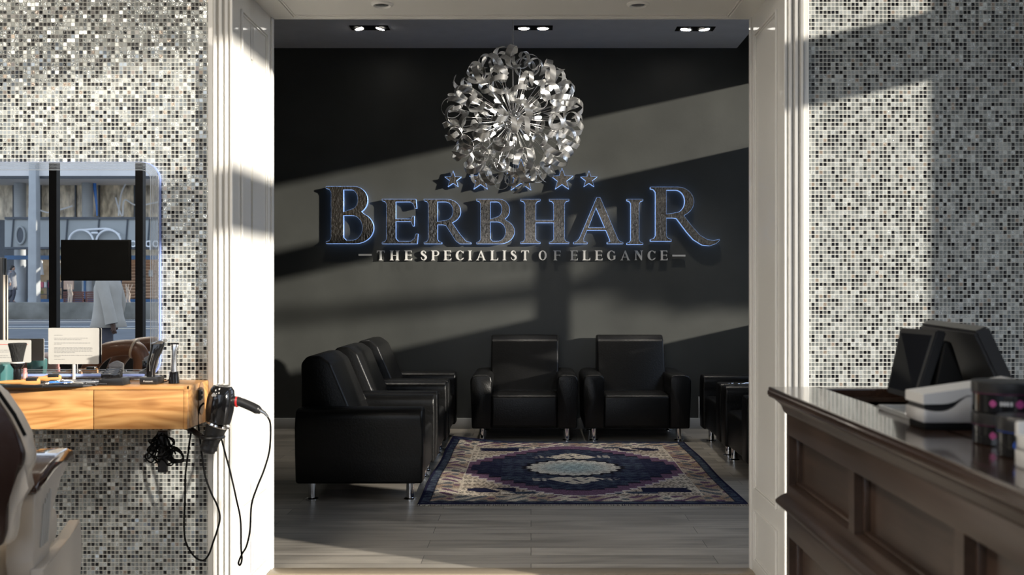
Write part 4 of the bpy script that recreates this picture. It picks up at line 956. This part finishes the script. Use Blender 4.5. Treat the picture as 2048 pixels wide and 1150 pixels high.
# cable tangle under the console
rg = random.Random(4); b = BM()
for k in range(13):
    cx_, cz_ = rg.uniform(312, 338), rg.uniform(885, 925)
    tube(b, [pp(325+rg.uniform(-8, 8), 862, 3.40)]+[pp(cx_+rg.uniform(9, 24)*math.cos(a+k), cz_+rg.uniform(8, 20)*math.sin(a+k), 3.40+rg.uniform(-.02, .02)) for a in [i*2*PI/7 for i in range(7)]], .0028, 6, 5)
for k in range(9):
    tube(b, [pp(330, 905+k, 3.40), pp(350, 898+rg.uniform(-4, 4), 3.39), pp(364, 905+rg.uniform(0, 6), 3.40), pp(366, 915+rg.uniform(0, 8), 3.41), pp(348, 918+k, 3.40), pp(328, 912, 3.40)], .0026, 6, 5)
cb_ = solo('cable_bundle', b, M_black, 'tangled black cables hanging in a bundle under the oak console', 'cables')
b = BM(); a_, c_ = pp(316, 945, 3.40), pp(334, 862, 3.40); box(b, a_.x, c_.x, 3.395, 3.415, a_.z, c_.z, .003); link('adapter', b, M_satin_black, cb_)

# ================================================================ BARBER CHAIRS
def make_barber_chair(label):
    t = thing('barber_chair', label, 'barber chair')
    hw = [(.60, .290), (.633, .300), (.687, .302), (.730, .307), (.773, .332), (.80, .335), (.838, .322), (.881, .302), (.929, .272), (.97, .24), (1.01, .19), (1.03, .12)]
    pts = [(x, z) for z, x in hw]+[(-x, z) for z, x in hw[::-1]]
    b = BM(); prism(b, pts, -.29, -.245, 'Y', .018, 3); bk = link('backrest', b, M_cream, t, ang=60)
    pin = [(x-.016, z+.004) for z, x in hw[:-1]]+[(-x+.016, z+.004) for z, x in hw[-2::-1]]
    b = BM(); prism(b, pin, -.305, -.275, 'Y', .008, 2); link('back_panel', b, M_brown, bk, ang=60)
    b = BM(); tube(b, [(x-.004, -.290, z) for z, x in hw[6:11]], .004, 6); tube(b, [(-x+.004, -.290, z) for z, x in hw[6:11]], .004, 6); link('piping', b, M_black, bk)
    b = BM(); box(b, -.13, .13, -.27, -.17, 1.06, 1.22, .03, 4); link('headrest', b, M_brown, t)
    b = BM(); box(b, -.012, .012, -.23, -.21, 1.0, 1.08); link('headrest_post', b, M_chrome, t)
    b = BM(); box(b, -.25, .25, -.16, .30, .46, .58, .04, 4); link('seat', b, M_cream, t)
    b = BM(); box(b, -.26, .26, -.24, .24, .40, .47, .01); link('frame', b, M_grey_pl, t)
    b = BM(); box(b, -.24, .24, -.300, -.27, .44, .625, .006); link('back_bracket', b, M_grey_pl, t)
    for s in (-1, 1):
        b = BM(); prof = [(-.19, .690), (-.187, .712), (-.14, .730), (-.07, .742), (.02, .750), (.10, .750), (.155, .736), (.172, .708), (.160, .702), (.13, .718), (.06, .724), (-.03, .718), (-.10, .706), (-.13, .700), (-.14, .690)]
        prism(b, prof, s*.315, s*.245, 'X', .006, 2); link('armrest', b, M_brown_gloss, t, ang=50)
        b = BM(); prism(b, [(-.185, .692), (-.13, .695), (-.10, .705), (-.02, .716), (.07, .722), (.12, .714), (.125, .700), (.05, .690), (-.03, .63), (-.06, .58), (-.06, .50), (-.16, .44), (-.195, .54)], s*.310, s*.252, 'X', .004, 2)
        sp_ = link('arm_support', b, M_cream, t, ang=50)
        b = BM()
        for k in range(4): tube(b, [(s*.311, -.125+.018*k-.02, .56), (s*.311, -.115+.018*k, .655+.008*k)], .004, 6)
        link('flute', b, M_paper, sp_)
        b = BM(); prism(b, [(-.195, .525), (.05, .53), (.165, .555), (.19, .47), (.15, .36), (.05, .30), (-.12, .34), (-.18, .44)], s*.330, s*.300, 'X', .006, 2); link('side_panel', b, M_cream, t, ang=50)
    b = BM(); box(b, -.22, .22, .29, .36, .30, .56, .03, 4); link('leg_rest', b, M_cream, t)
    b = BM(); box(b, -.20, .20, .33, .52, .14, .17, .01); box(b, -.03, .03, .28, .34, .15, .42); link('footrest', b, M_steel, t)
    b = BM(); lathe(b, [(.30, 0), (.31, .01), (.30, .025), (.10, .05), (.06, .07), (.06, .40)], 36); link('pedestal', b, M_chrome, t)
    return t
bc = make_barber_chair('brown and cream barber chair seen from behind at the left picture edge')
bc.location = (-1.459, 2.306, 0); bc.rotation_euler = (0, 0, .22)
# low tub chair whose rounded brown arm shows in the mirror
def salon_chair():
    yN, yF = 2.83, 2.56; DXX = -.065; tch = thing('salon_chair', 'low brown salon chair whose rounded armrest shows in the mirror', 'salon chair', (-1.95, 2.70, 0))
    for y in (yN, yF):
        b = BM(); pts = [(-1.86, .62), (-1.825, .74), (-1.79, .825), (-1.735, .878), (-1.67, .893), (-1.61, .890), (-1.585, .86), (-1.582, .80), (-1.60, .70), (-1.62, .60)]
        tube(b, [(x+DXX, y, z+.012) for x, z in pts], [.034, .038, .040, .042, .042, .041, .040, .038, .036, .034], 18, 6); ar = link('armrest', b, M_tan_brown, tch, world=True)
        b = BM(); tube(b, [(-1.675+DXX+.06, y, .903), (-1.668+DXX+.06, y, .901)], .0425, 18); q = link('piping', b, M_cream, ar); q.matrix_local = T(*(-tch.location))
        b = BM(); tube(b, [(-1.935, y, .65), (-1.96, y, .60), (-1.96, y, .59)], .03, 12); q = link('arm_bracket', b, M_cream, ar); q.matrix_local = T(*(-tch.location))
    b = BM(); box(b, -2.16, -1.66, yF, yN, .575, .66, .03, 4); link('seat', b, M_tan_brown, tch, world=True)
    b = BM(); box(b, -2.21, -2.13, yF-.02, yN+.02, .58, .87, .03, 4); link('backrest', b, M_tan_brown, tch, world=True)
    b = BM(); lathe(b, [(.24, 0), (.25, .01), (.24, .025), (.06, .05), (.035, .07), (.035, .58)], 30); link('pedestal', b, M_chrome, tch)
    b = BM(); lathe(b, [(.015, 0), (.022, .02), (.022, .12), (.012, .14)], 16, T(.17, .0, .662)); link('pump_handle', b, M_chrome, tch)
salon_chair()

# ================================================================ STREET BEHIND THE CAMERA (seen in the mirror)
def Q(px, py, Dm):                       # a point seen in the mirror at unfolded distance Dm
    v = P(px, py, Dm); return Vector((v.x, 7.0-Dm, v.z))
GZ = -.15
M_road = mat('grey_asphalt', (.125, .13, .135), .9, noise=.12, nscale=1.2, spec=.08)
b = BM(); box(b, -90, 60, -36, YS-.10, GZ-.2, GZ); struct('road', b, M_road, smooth=False)
b = BM(); box(b, XW+.25, 60, YS-.10, 40, GZ-.2, GZ); struct('pavement', b, M_road, smooth=False)
M_line = mat('white_road_paint', (.60, .60, .57), .7, noise=.05); M_line2 = mat('yellowed_road_paint', (.60, .52, .36), .7, noise=.05)
b = BM()
for py in (643, 653, 683, 691, 697):
    d = 1.3*F/(py-580); box(b, -60, 10, 7-d-.07, 7-d+.07, GZ, GZ+.006)
struct('road_marking', b, M_line, smooth=False)
b = BM()
d = 1.3*F/(657-580); box(b, -60, 10, 7-d-.10, 7-d+.10, GZ, GZ+.006, M=T(0, 0, 0))
struct('lane_line', b, M_line2, smooth=False)
# retaining wall and the raised square behind it
M_conc = mat('weathered_concrete', (.085, .082, .068), .9, nscale=.9, col2=(.24, .235, .21), bump=.3, bscale=20, spec=.1)
b = BM(); prism(b, [(-36.0, GZ), (-36.02, .60), (-36.6, .60), (-36.6, GZ)], -90, 60, 'X', .04); struct('retaining_wall', b, M_conc)
M_slab = mat('pale_paving', (.30, .31, .32), .8, noise=.1, nscale=2)
b = BM(); box(b, -90, 60, -75, -36.6, GZ, .57); struct('square', b, M_slab, smooth=False)
# building
M_fascia = mat('pale_grey_panel', (.34, .36, .36), .6, noise=.05, nscale=.6, spec=.2)
M_fdark = mat('dark_grey_panel', (.06, .07, .085), .5, noise=.1)
M_colc = mat('pale_painted_concrete', (.36, .375, .38), .7, noise=.08, nscale=2)
M_upper = mat('painted_reflection_glazing', (.09, .075, .055), .25, nscale=1.6, col2=(.90, .76, .55), stretch=(2.2, 1, .8))  # beige mottling paints the reflection of sunlit buildings into the base colour
M_warm = mat('warm_shop_interior', (.38, .25, .14), .6, nscale=3, col2=(.60, .47, .32), emit=(1, .8, .55), es=.04)
M_bluesteel = mat('blue_painted_steel', (.03, .10, .22), .4, noise=.1)
M_slat = mat('tan_timber_slats', (.46, .28, .17), .6, noise=.15, nscale=3, stretch=(.2, 1, 4))
M_redwood = mat('red_brown_timber', (.09, .03, .02), .6, noise=.25, nscale=4, stretch=(.2, 1, 4))
BD = 46.0
bt = thing('shop_building', 'grey shop building across the road with a pair of spectacles on its fascia', 'building', (-20, 7-BD, .57))
def qbox(b, px0, px1, py0, py1, Dm, depth, r=0.0):
    a = Q(px0, py1, Dm); c = Q(px1, py0, Dm); box(b, a.x, c.x, a.y-depth, a.y, a.z, c.z, r)
b = BM(); qbox(b, -300, 500, 310, 352, 44.5, 6); a = Q(0, 0, 44.5); link('canopy', b, mat('light_concrete', (.62, .60, .58), .8, noise=.08, nscale=.5), bt, world=True, smooth=False)
b = BM(); qbox(b, -300, 500, 352, 357, 44.6, .2); link('canopy_edge', b, M_fdark, bt, world=True, smooth=False)
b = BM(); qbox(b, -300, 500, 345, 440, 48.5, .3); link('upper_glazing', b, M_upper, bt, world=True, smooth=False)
for px in (26, 80, 150, 197, 268, 330):
    b = BM(); qbox(b, px, px+2.5, 345, 440, 48.4, .2); link('glazing_bar', b, M_fdark, bt, world=True, smooth=False)
b = BM(); qbox(b, 10.5, 500, 437, 496, BD, .5); fs = link('fascia', b, M_fascia, bt, world=True, smooth=False)
b = BM(); qbox(b, 10, 500, 434, 438.5, BD-.1, .7); qbox(b, 10, 500, 494, 498, BD-.1, .7); link('fascia_edge', b, M_fdark, bt, world=True, smooth=False)
for px in (28, 74, 136, 199, 256, 300):
    b = BM(); a = Q(px, 438, BD-.05); c = Q(px-4, 494, BD-.05); tube(b, [a, c], .035, 6); link('panel_joint', b, M_fdark, bt, world=True)
b = BM(); pts = [Q(44+8.5*math.cos(a), 471+17*math.sin(a), BD) for a in [2*PI*i/28 for i in range(28)]]
loft(b, [[p+Vector((0, .02, 0)) for p in pts], [p+Vector((0, .10, 0)) for p in pts]]); link('porthole', b, M_fdark, bt, world=True)
b = BM(); pr = [p+Vector((0, .10, 0)) for p in pts]; tube(b, pr+[pr[0]], .05, 6)
link('porthole_rim', b, M_fascia, bt, world=True)
M_wht = mat('white_sign_enamel', (.70, .72, .74), .5, noise=.02)
b = BM()
def ell(cx, cz, rx, rz, a0, a1, n=26): return [Q(cx+rx*math.cos(math.radians(a0+(a1-a0)*i/n)), cz-rz*math.sin(math.radians(a0+(a1-a0)*i/n)), BD-.25) for i in range(n+1)]
for cx in (163, 218): tube(b, ell(cx, 484, 24.5, 24, 0, 360), .05, 8)
tube(b, [Q(163, 460.5, BD-.25), Q(191, 458.5, BD-.25), Q(220, 458.5, BD-.25), Q(240, 470, BD-.25)], .05, 8, 5); tube(b, [Q(184, 466, BD-.25), Q(197, 466, BD-.25)], .05, 8)
link('spectacles_emblem', b, M_wht, bt, world=True)
tx = bpy.data.curves.new('tx', 'FONT'); tx.body = '\u2022 optica'; tx.size = .66; tx.extrude = .03; tob = bpy.data.objects.new('tx', tx); C.objects.link(tob)
dg = bpy.context.evaluated_depsgraph_get(); dg.update(); me = bpy.data.meshes.new_from_object(tob.evaluated_get(dg)); bpy.data.objects.remove(tob)
b = BM(); b.from_mesh(me); a = Q(338, 494, BD-.25); b.transform(T(a.x, a.y, a.z) @ R(PI, 'Z') @ R(PI/2, 'X')); link('sign_lettering', b, M_wht, bt, world=True, smooth=False)
for px, top_, w0 in ((41, 352, 11), (176, 352, 10.5)):
    b = BM(); p0 = Q(px, 352, 47.5); r_ = w0/F*47.5; lathe(b, [(r_*1.0, .57), (r_*.95, 3), (r_*1.02, p0.z)], 24, T(p0.x, p0.y, 0)); link('column', b, M_colc, bt, world=True)
b = BM(); qbox(b, 10, 500, 511, 519, BD+.5, .4); link('blue_beam', b, M_bluesteel, bt, world=True, smooth=False)
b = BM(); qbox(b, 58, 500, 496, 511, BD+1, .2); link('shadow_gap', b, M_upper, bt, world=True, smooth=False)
b = BM(); qbox(b, 60, 126, 519, 600, BD+3.0, .2); link('shop_interior', b, M_warm, bt, world=True, smooth=False)
b = BM(); qbox(b, -200, 60, 440, 610, BD+2.4, .2); link('side_wall', b, M_fdark, bt, world=True, smooth=False)
b = BM(); qbox(b, 126, 208, 519, 600, BD+2.4, .2); link('plaster_wall', b, M_fascia, bt, world=True, smooth=False)
b = BM()
for i in range(13): qbox(b, 208, 500, 519+i*6, 523.4+i*6, BD+2.2, .08)
qbox(b, 208, 500, 519, 600, BD+2.5, .1); link('slatted_wall', b, M_slat, bt, world=True, smooth=False)
b = BM(); qbox(b, 168, 172, 519, 606, BD+1.2, .1); qbox(b, 238, 243, 519, 606, BD+1.2, .1); qbox(b, 56, 500, 598, 606, BD+1.2, .1); link('blue_frame', b, M_bluesteel, bt, world=True, smooth=False)
b = BM(); qbox(b, 298, 306, 540, 553, BD+1.6, .05); link('notice', b, M_fascia, bt, world=True, smooth=False)
# poster, dresses and boxes in the shop
b = BM(); a = Q(128, 579, BD+1.5); c = Q(148, 540, BD+1.5); box(b, a.x, c.x, a.y-.06, a.y, a.z, c.z); solo('poster', b, mat('peach_poster', (.50, .30, .20), .5, nscale=2.5, col2=(.62, .46, .36)), 'peach coloured poster on the wall across the road under the black screen', 'poster', smooth=False)
for i, px in enumerate((76, 84, 112, 119)):
    b = BM(); p0 = Q(px, 521, BD+2); k = .42+.05*(i % 2)
    lathe(b, [(.03, 0), (.06, -.05), (.05, -.16), (.10, -k*1.35), (.115, -k*1.5)], 14, T(*p0)); lathe(b, [(.008, 0), (.008, .06)], 6, T(*p0))
    solo('dress', b, M_wht, ('small white dress hanging leftmost in the shop window across the road', 'small white dress hanging second from the left across the road', 'small white dress hanging beside the window bar across the road', 'small white dress hanging rightmost in the shop window across the road')[i], 'dress', 'white dresses hanging in the shop window')
b = BM()
for py in (575, 588, 599): qbox(b, 66, 126, py, py+1.2, BD+1.6, .5)
for px in (65.5, 94.4, 124): qbox(b, px, px+1.2, 560, 600, BD+1.6, .5)
solo('display_shelf', b, M_fdark, 'dark open shelf with small packages in the shop window across the road', 'shelf', smooth=False)
pk = [(.10, .35, .16), (.6, .6, .6), (.55, .12, .16), (.62, .60, .58), (.5, .10, .2), (.6, .55, .5), (.55, .2, .25), (.62, .5, .42), (.5, .42, .08), (.2, .4, .5)]
names = ['green', 'white', 'red', 'pale grey', 'crimson', 'cream', 'rose', 'peach', 'yellow', 'light blue']
pkm = []
for i, cc in enumerate(pk):
    b = BM(); px = 68+i*7 if i < 8 else (74 if i == 8 else 108); py = 575 if i < 8 else 588
    qbox(b, px, px+(5 if i < 8 else 8), py-11 if i < 8 else py-6.5, py, BD+1.7, .3); solo('package', b, mat(names[i].replace(' ', '_')+'_package', cc, .5, noise=.1), '%s package on the %s shelf of the shop window across the road' % (names[i], 'upper' if i < 8 else 'lower'), 'package', 'packages on the shop shelf', smooth=False)
# timber screens with thin saplings, street pole
for k, (a0, a1) in enumerate(((127, 168), (171, 212))):
    b = BM()
    for i in range(6): qbox(b, a0, a1, 583+i*4, 586+i*4, 44.6, .08)
    for px in (a0+2, (a0+a1)/2, a1-3): qbox(b, px, px+1.5, 583, 607, 44.7, .06)
    solo('timber_screen', b, M_redwood, ('red brown slatted timber screen behind the low wall, left one', 'red brown slatted timber screen behind the walker, right one')[k], 'screen', 'slatted timber screens across the road', smooth=False)
M_twig = mat('pale_bark', (.45, .36, .28), .8, noise=.1)
for k, px in enumerate((140, 257)):
    b = BM(); rg = random.Random(k)
    for i in range(7):
        x0 = px+rg.uniform(-5, 5); tube(b, [Q(x0, 607, 44.2), Q(x0+rg.uniform(-4, 4), 588, 44.2), Q(x0+rg.uniform(-8, 8), 568, 44.2)], [.03, .02, .01], 5)
    solo('bare_shrub', b, M_twig, ('bare pale shrub in front of the left timber screen', 'bare pale shrub right of the walking person')[k], 'shrub', 'bare shrubs across the road')
b = BM(); p0 = Q(65, 604, 44.2); hw_ = 8*44.2/F
prism(b, [(p0.x-hw_*1.05, .57), (p0.x-hw_*.98, Q(0, 418, 44.2).z), (p0.x-hw_*.75, Q(0, 412, 44.2).z), (p0.x-hw_*.75, 9), (p0.x+hw_*.85, 9), (p0.x+hw_*.98, Q(0, 412, 44.2).z), (p0.x+hw_*1.1, .57)], p0.y-.4, p0.y, 'Y', .02)
solo('street_pole', b, M_colc, 'pale grey square street pole standing before the shop fascia', 'pole')
b = BM(); tube(b, [Q(189, 356, 47.6), Q(191, 380, 47.6), Q(194, 410, 47.6), Q(195, 432, 47.6)], [.10, .13, .10, .03], 8, 4); solo('blue_banner', b, M_blue, 'narrow blue banner hanging beside the upper column', 'banner')
for k, pts in enumerate((((71, 415), (85, 422), (98, 425), (105, 418), (118, 420), (146, 412)), ((232, 395), (238, 416), (246, 432), (250, 400), (275, 411), (318, 404)), ((262, 352), (246, 380), (240, 410), (238, 432)))):
    b = BM(); tube(b, [Q(*q, 47.9) for q in pts], .04, 6, 5); solo('light_garland', b, M_wht, ('white light string sagging beside the street pole', 'white light string with sharp bends right of the black screen', 'white curved line hanging across the upper glazing')[k], 'light string', 'white light strings on the upper front')
# black screen fixed in the shop front
t = thing('television', 'black flat television hanging in the shop front, seen in the mirror', 'television', (Q(196, 521, 8.30).x, 7-8.30, Q(196, 521, 8.30).z))
a = Q(127, 561.5, 8.30); c = Q(265, 480, 8.30)
b = BM(); box(b, a.x, c.x, -1.33, -1.295, a.z, c.z, .004); link('housing', b, M_black, t, world=True)
b = BM(); box(b, a.x+.012, c.x-.012, -1.296, -1.293, a.z+.012, c.z-.012); link('screen', b, M_black, t, world=True, smooth=False)
b = BM(); box(b, a.x+.22, a.x+.36, -1.36, -1.33, (a.z+c.z)/2-.07, (a.z+c.z)/2+.07, .004); box(b, a.x+.26, a.x+.32, -1.44, -1.36, (a.z+c.z)/2-.03, (a.z+c.z)/2+.03, .004); link('bracket', b, M_satin_black, t, world=True)
# unseen block added to keep direct sun off the street

b = BM(); box(b, 8, 22, -44, -13, GZ, 13, .05)
for i in range(9):
    for k in range(4): box(b, 7.95, 8.02, -41.5+i*3.1, -39.6+i*3.1, 1+k*3, 2.8+k*3)
struct('street_shade_block', b, mat('sandstone_facade', (.42, .37, .30), .8, noise=.1, nscale=.6))
# people ----------------------------------------------------------------
def skin_body(name, joints, edges, mtl, parent, root=0):
    me = bpy.data.meshes.new(name); me.from_pydata([j[0] for j in joints], edges, []); me.materials.append(mtl)
    o = bpy.data.objects.new(name, me); C.objects.link(o); o.parent = parent
    md = o.modifiers.new('skin', 'SKIN'); md.use_smooth_shade = True
    for i, j in enumerate(joints):
        sv = me.skin_vertices[0].data[i]; sv.radius = j[1] if isinstance(j[1], tuple) else (j[1], j[1]); sv.use_root = (i == root)
    s = o.modifiers.new('sub', 'SUBSURF'); s.levels = 2; s.render_levels = 2
    return o
M_skin = mat('skin', (.38, .22, .15), .5, noise=.05); M_skin2 = mat('dark_skin', (.09, .05, .035), .5, noise=.05)
def person(label, loc, face, coat_m, leg_m, hair_m, skin_m, h=1.70, hood=False, scarf=False, bag=False):
    """built facing +X, mid stride; face = +1 or -1"""
    t = thing('person', label, 'person', loc, 0 if face > 0 else PI)
    k = h/1.70
    J = [((0, 0, .93), (.11, .14)), ((-.01, 0, 1.15), (.10, .13)), ((0, 0, 1.38), (.10, .16)), ((.01, 0, 1.47), .055), ((.03, 0, 1.56), (.075, .065)), ((.035, 0, 1.65), (.085, .075)),
         ((.0, .09, .88), .085), ((.14, .09, .50), .058), ((.05, .09, .12), .042), ((.16, .09, .04), .036),
         ((.0, -.09, .88), .085), ((-.04, -.09, .50), .058), ((-.30, -.09, .17), .042), ((-.20, -.09, .06), .036),
         ((0, .19, 1.40), .055), ((-.06, .23, 1.13), .042), ((.03, .24, .90), .032),
         ((0, -.19, 1.40), .055), ((-.10, -.25, 1.13), .042), ((-.17, -.26, .89), .032),
         ((.01, .24, .85), (.034, .016)), ((-.19, -.26, .83), (.036, .018))]
    E = [(0, 1), (1, 2), (2, 3), (3, 4), (4, 5), (0, 6), (6, 7), (7, 8), (8, 9), (0, 10), (10, 11), (11, 12), (12, 13), (2, 14), (14, 15), (15, 16), (2, 17), (17, 18), (18, 19), (16, 20), (19, 21)]
    n0 = len(J)
    for s, base in ((1, 20), (-1, 21)):
        bx = .01 if s > 0 else -.19; dz = 0 if s > 0 else -.025
        for f in range(4):
            J.append(((bx+.026-.017*f, s*.255, .81-.002*f+dz), .009)); J.append(((bx+.030-.016*f, s*.238, .775+.006*abs(f-1.3)+dz), .008)); i = len(J)-2; E += [(base, i), (i, i+1)]
        J.append(((bx+.046, s*.232, .835+dz), .010)); J.append(((bx+.052, s*.226, .81+dz), .009)); i = len(J)-2; E += [(base, i), (i, i+1)]
    J = [((p[0]*k, p[1]*k, p[2]*k), (r if not isinstance(r, tuple) else r)) for p, r in J]
    body = skin_body('body', J, E, skin_m, t)
    b = BM()
    for s, side in ((1, ((0, .09, .93), (.14, .09, .50), (.05, .09, .09))), (-1, ((0, -.09, .93), (-.04, -.09, .50), (-.30, -.09, .15)))):
        tube(b, [Vector(p)*k for p in side], [.115, .105, .10, .095, .09, .08, .075, .072, .07, .068, .068], 14, 5)
    link('trousers', b, leg_m, t)
    b = BM()
    for x, s, a in ((.10, .09, 0), (-.26, -.09, .7)):
        ell_loft(b, [(0, .03, 0, .13, .042), (.03, .03, 0, .13, .045), (.06, .0, 0, .09, .042), (.10, -.03, 0, .05, .04)], 16, T(x-.04, s, .0 if s > 0 else .07) @ R(a*.6, 'Y'))
    link('shoes', b, leg_m, t)
    ct_ = .60 if hood else .83
    b = BM(); ell_loft(b, [(ct_*k, -.01, 0, .20, .235), (ct_*k+.01, -.01, 0, .205, .24), (.95*k, -.005, 0, .175, .22), (1.12*k, 0, 0, .150, .195), (1.32*k, 0, 0, .145, .215), (1.42*k, 0, 0, .115, .205), (1.475*k, .005, 0, .075, .10), (1.50*k, .01, 0, .065, .075)], 28, pw=2.3)
    for s, pts in ((1, ((0, .18, 1.41), (-.06, .235, 1.15), (.02, .25, .92))), (-1, ((0, -.18, 1.41), (-.10, -.255, 1.14), (-.165, -.27, .88)))):
        tube(b, [Vector(p)*k for p in pts], [.078, .078, .074, .07, .068, .068, .068, .07, .072, .074, .076], 16, 5)
    cm = link('coat', b, coat_m, t, ang=60)
    if not hood:
        b = BM()
        for z in (.90, 1.05, 1.20, 1.34): bmesh.ops.create_uvsphere(b, u_segments=8, v_segments=6, radius=.014, matrix=T(.155, .02, z*k))
        link('button', b, M_satin_black, cm)
    b = BM(); ell_loft(b, [(1.53*k, -.03, 0, .05, .07), (1.58*k, -.02, 0, .085, .088), (1.66*k, .0, 0, .105, .095), (1.73*k, .01, 0, .085, .08), (1.755*k, .01, 0, .03, .03)], 20); link('hair', b, hair_m, t)
    # face: nose, eyes, mouth, ears
    b = BM(); bmesh.ops.create_uvsphere(b, u_segments=16, v_segments=12, radius=.078, matrix=T(.052*k, 0, 1.615*k) @ Matrix.Diagonal((.92, .82, 1.2, 1)))
    ell_loft(b, [(0, 0, 0, .012, .014), (.03, -.008, 0, .006, .007)], 8, T(.128*k, 0, 1.60*k)); box(b, .113*k, .120*k, -.022, .022, 1.562*k, 1.570*k, .003)
    for s in (-1, 1): bmesh.ops.create_uvsphere(b, u_segments=8, v_segments=6, radius=.016, matrix=T(.04*k, s*.075, 1.61*k) @ Matrix.Diagonal((.7, .4, 1.3, 1)))
    link('face', b, skin_m, body)
    b = BM()
    for s in (-1, 1): bmesh.ops.create_uvsphere(b, u_segments=8, v_segments=6, radius=.009, matrix=T(.114*k, s*.03, 1.635*k))
    link('eyes', b, M_satin_black, body)
    if scarf:
        b = BM(); pts = [Vector((.01+.095*math.cos(a), .10*math.sin(a), (1.50+.02*math.cos(a*3))*k)) for a in [2*PI*i/16 for i in range(17)]]; tube(b, pts, .052, 10); tube(b, [(.08, .05, 1.48), (.12, .06, 1.38)], .04, 8); link('scarf', b, M_black, t)
    if hood:
        b = BM(); pts = [Vector((-.03+.09*math.cos(a), .10*math.sin(a), (1.49)*k)) for a in [2*PI*i/12 for i in range(13)]]; tube(b, pts, .04, 8); link('hood', b, coat_m, t)
    return t
M_coat = mat('light_grey_wool', (.36, .335, .29), .9, noise=.05, nscale=10); M_coat2 = mat('mid_grey_marl', (.22, .22, .23), .9, noise=.2, nscale=30)
M_trs = mat('dark_grey_denim', (.06, .06, .075), .8, noise=.2); M_hair = mat('black_hair', (.008, .007, .006), .5, noise=.2)
q = Q(219, 580, 12.4); person('person in a light grey coat and dark trousers walking past the shop front', (q.x, q.y, GZ), -1, M_coat, M_trs, M_hair, M_skin2, 1.70, scarf=True)
q = Q(37, 580, 45.6); pf = person('person in a long grey hooded coat standing on the square across the road', (q.x, q.y+.5, .57), 1, M_coat2, M_trs, M_hair, M_skin, 1.66, hood=True)
b = BM(); ell_loft(b, [(.62, 0, 0, .10, .06), (.70, 0, 0, .14, .09), (1.1, 0, 0, .13, .09), (1.3, .02, 0, .07, .05)], 14); o = solo('red_bag', b, M_red, 'dark red bag beside the person in the hooded coat', 'bag'); o.location = (q.x-.36, q.y+.5, .0+.57)

# unseen tree shape added to cast soft shade on the back wall ------------------------------
def added_shade_tree():
    t = thing('added_shade_tree', 'unseen leafy tree shape added outside the lounge windows to shade the wall', 'tree', (8.2, 7.2, GZ)); rg = random.Random(11)
    b = BM(); tube(b, [(0, 0, 0), (.03, 0, 1.2), (-.02, -.05, 2.6), (0, 0, 4.2), (.05, .05, 5.2)], [.20, .17, .15, .12, .06], 12, 4); link('trunk', b, M_twig, t)
    b = BM(); tube(b, [(0, 0, 2.7), (0, -1.0, 2.74), (0, -2.2, 2.90), (0, -3.4, 3.12), (.0, -4.4, 3.38), (0, -5.2, 3.62)], [.14, .15, .14, .12, .08, .03], 10, 5)
    tube(b, [(0, -1.9, 2.85), (.1, -2.6, 3.2), (.05, -3.4, 3.4)], [.06, .04, .015], 8, 4); tube(b, [(0, -1.2, 2.75), (.1, -1.8, 2.45), (.1, -2.6, 2.32)], [.06, .05, .02], 8, 4)
    link('limb', b, M_twig, t)
    b = BM()
    for i in range(2600):
        while True:
            p = Vector((rg.uniform(-1, 1), rg.uniform(-1, 1), rg.uniform(-1, 1)))
            if p.length < 1: break
        c = Vector((p.x*.9, -1.75+p.y*1.15, 3.15+p.z*.75)); u = Vector((rg.uniform(-1, 1), rg.uniform(-1, 1), rg.uniform(-1, 1))).normalized(); v = u.orthogonal().normalized()
        k = rg.uniform(.06, .11); vs2 = [b.verts.new(c+q) for q in (u*k, v*k*.6, -u*k, -v*k*.6)]; b.faces.new(vs2)
    f = link('foliage', b, mat('dark_leaves', (.05, .09, .03), .6, noise=.3), t, smooth=False); f['kind'] = 'stuff'
added_shade_tree()
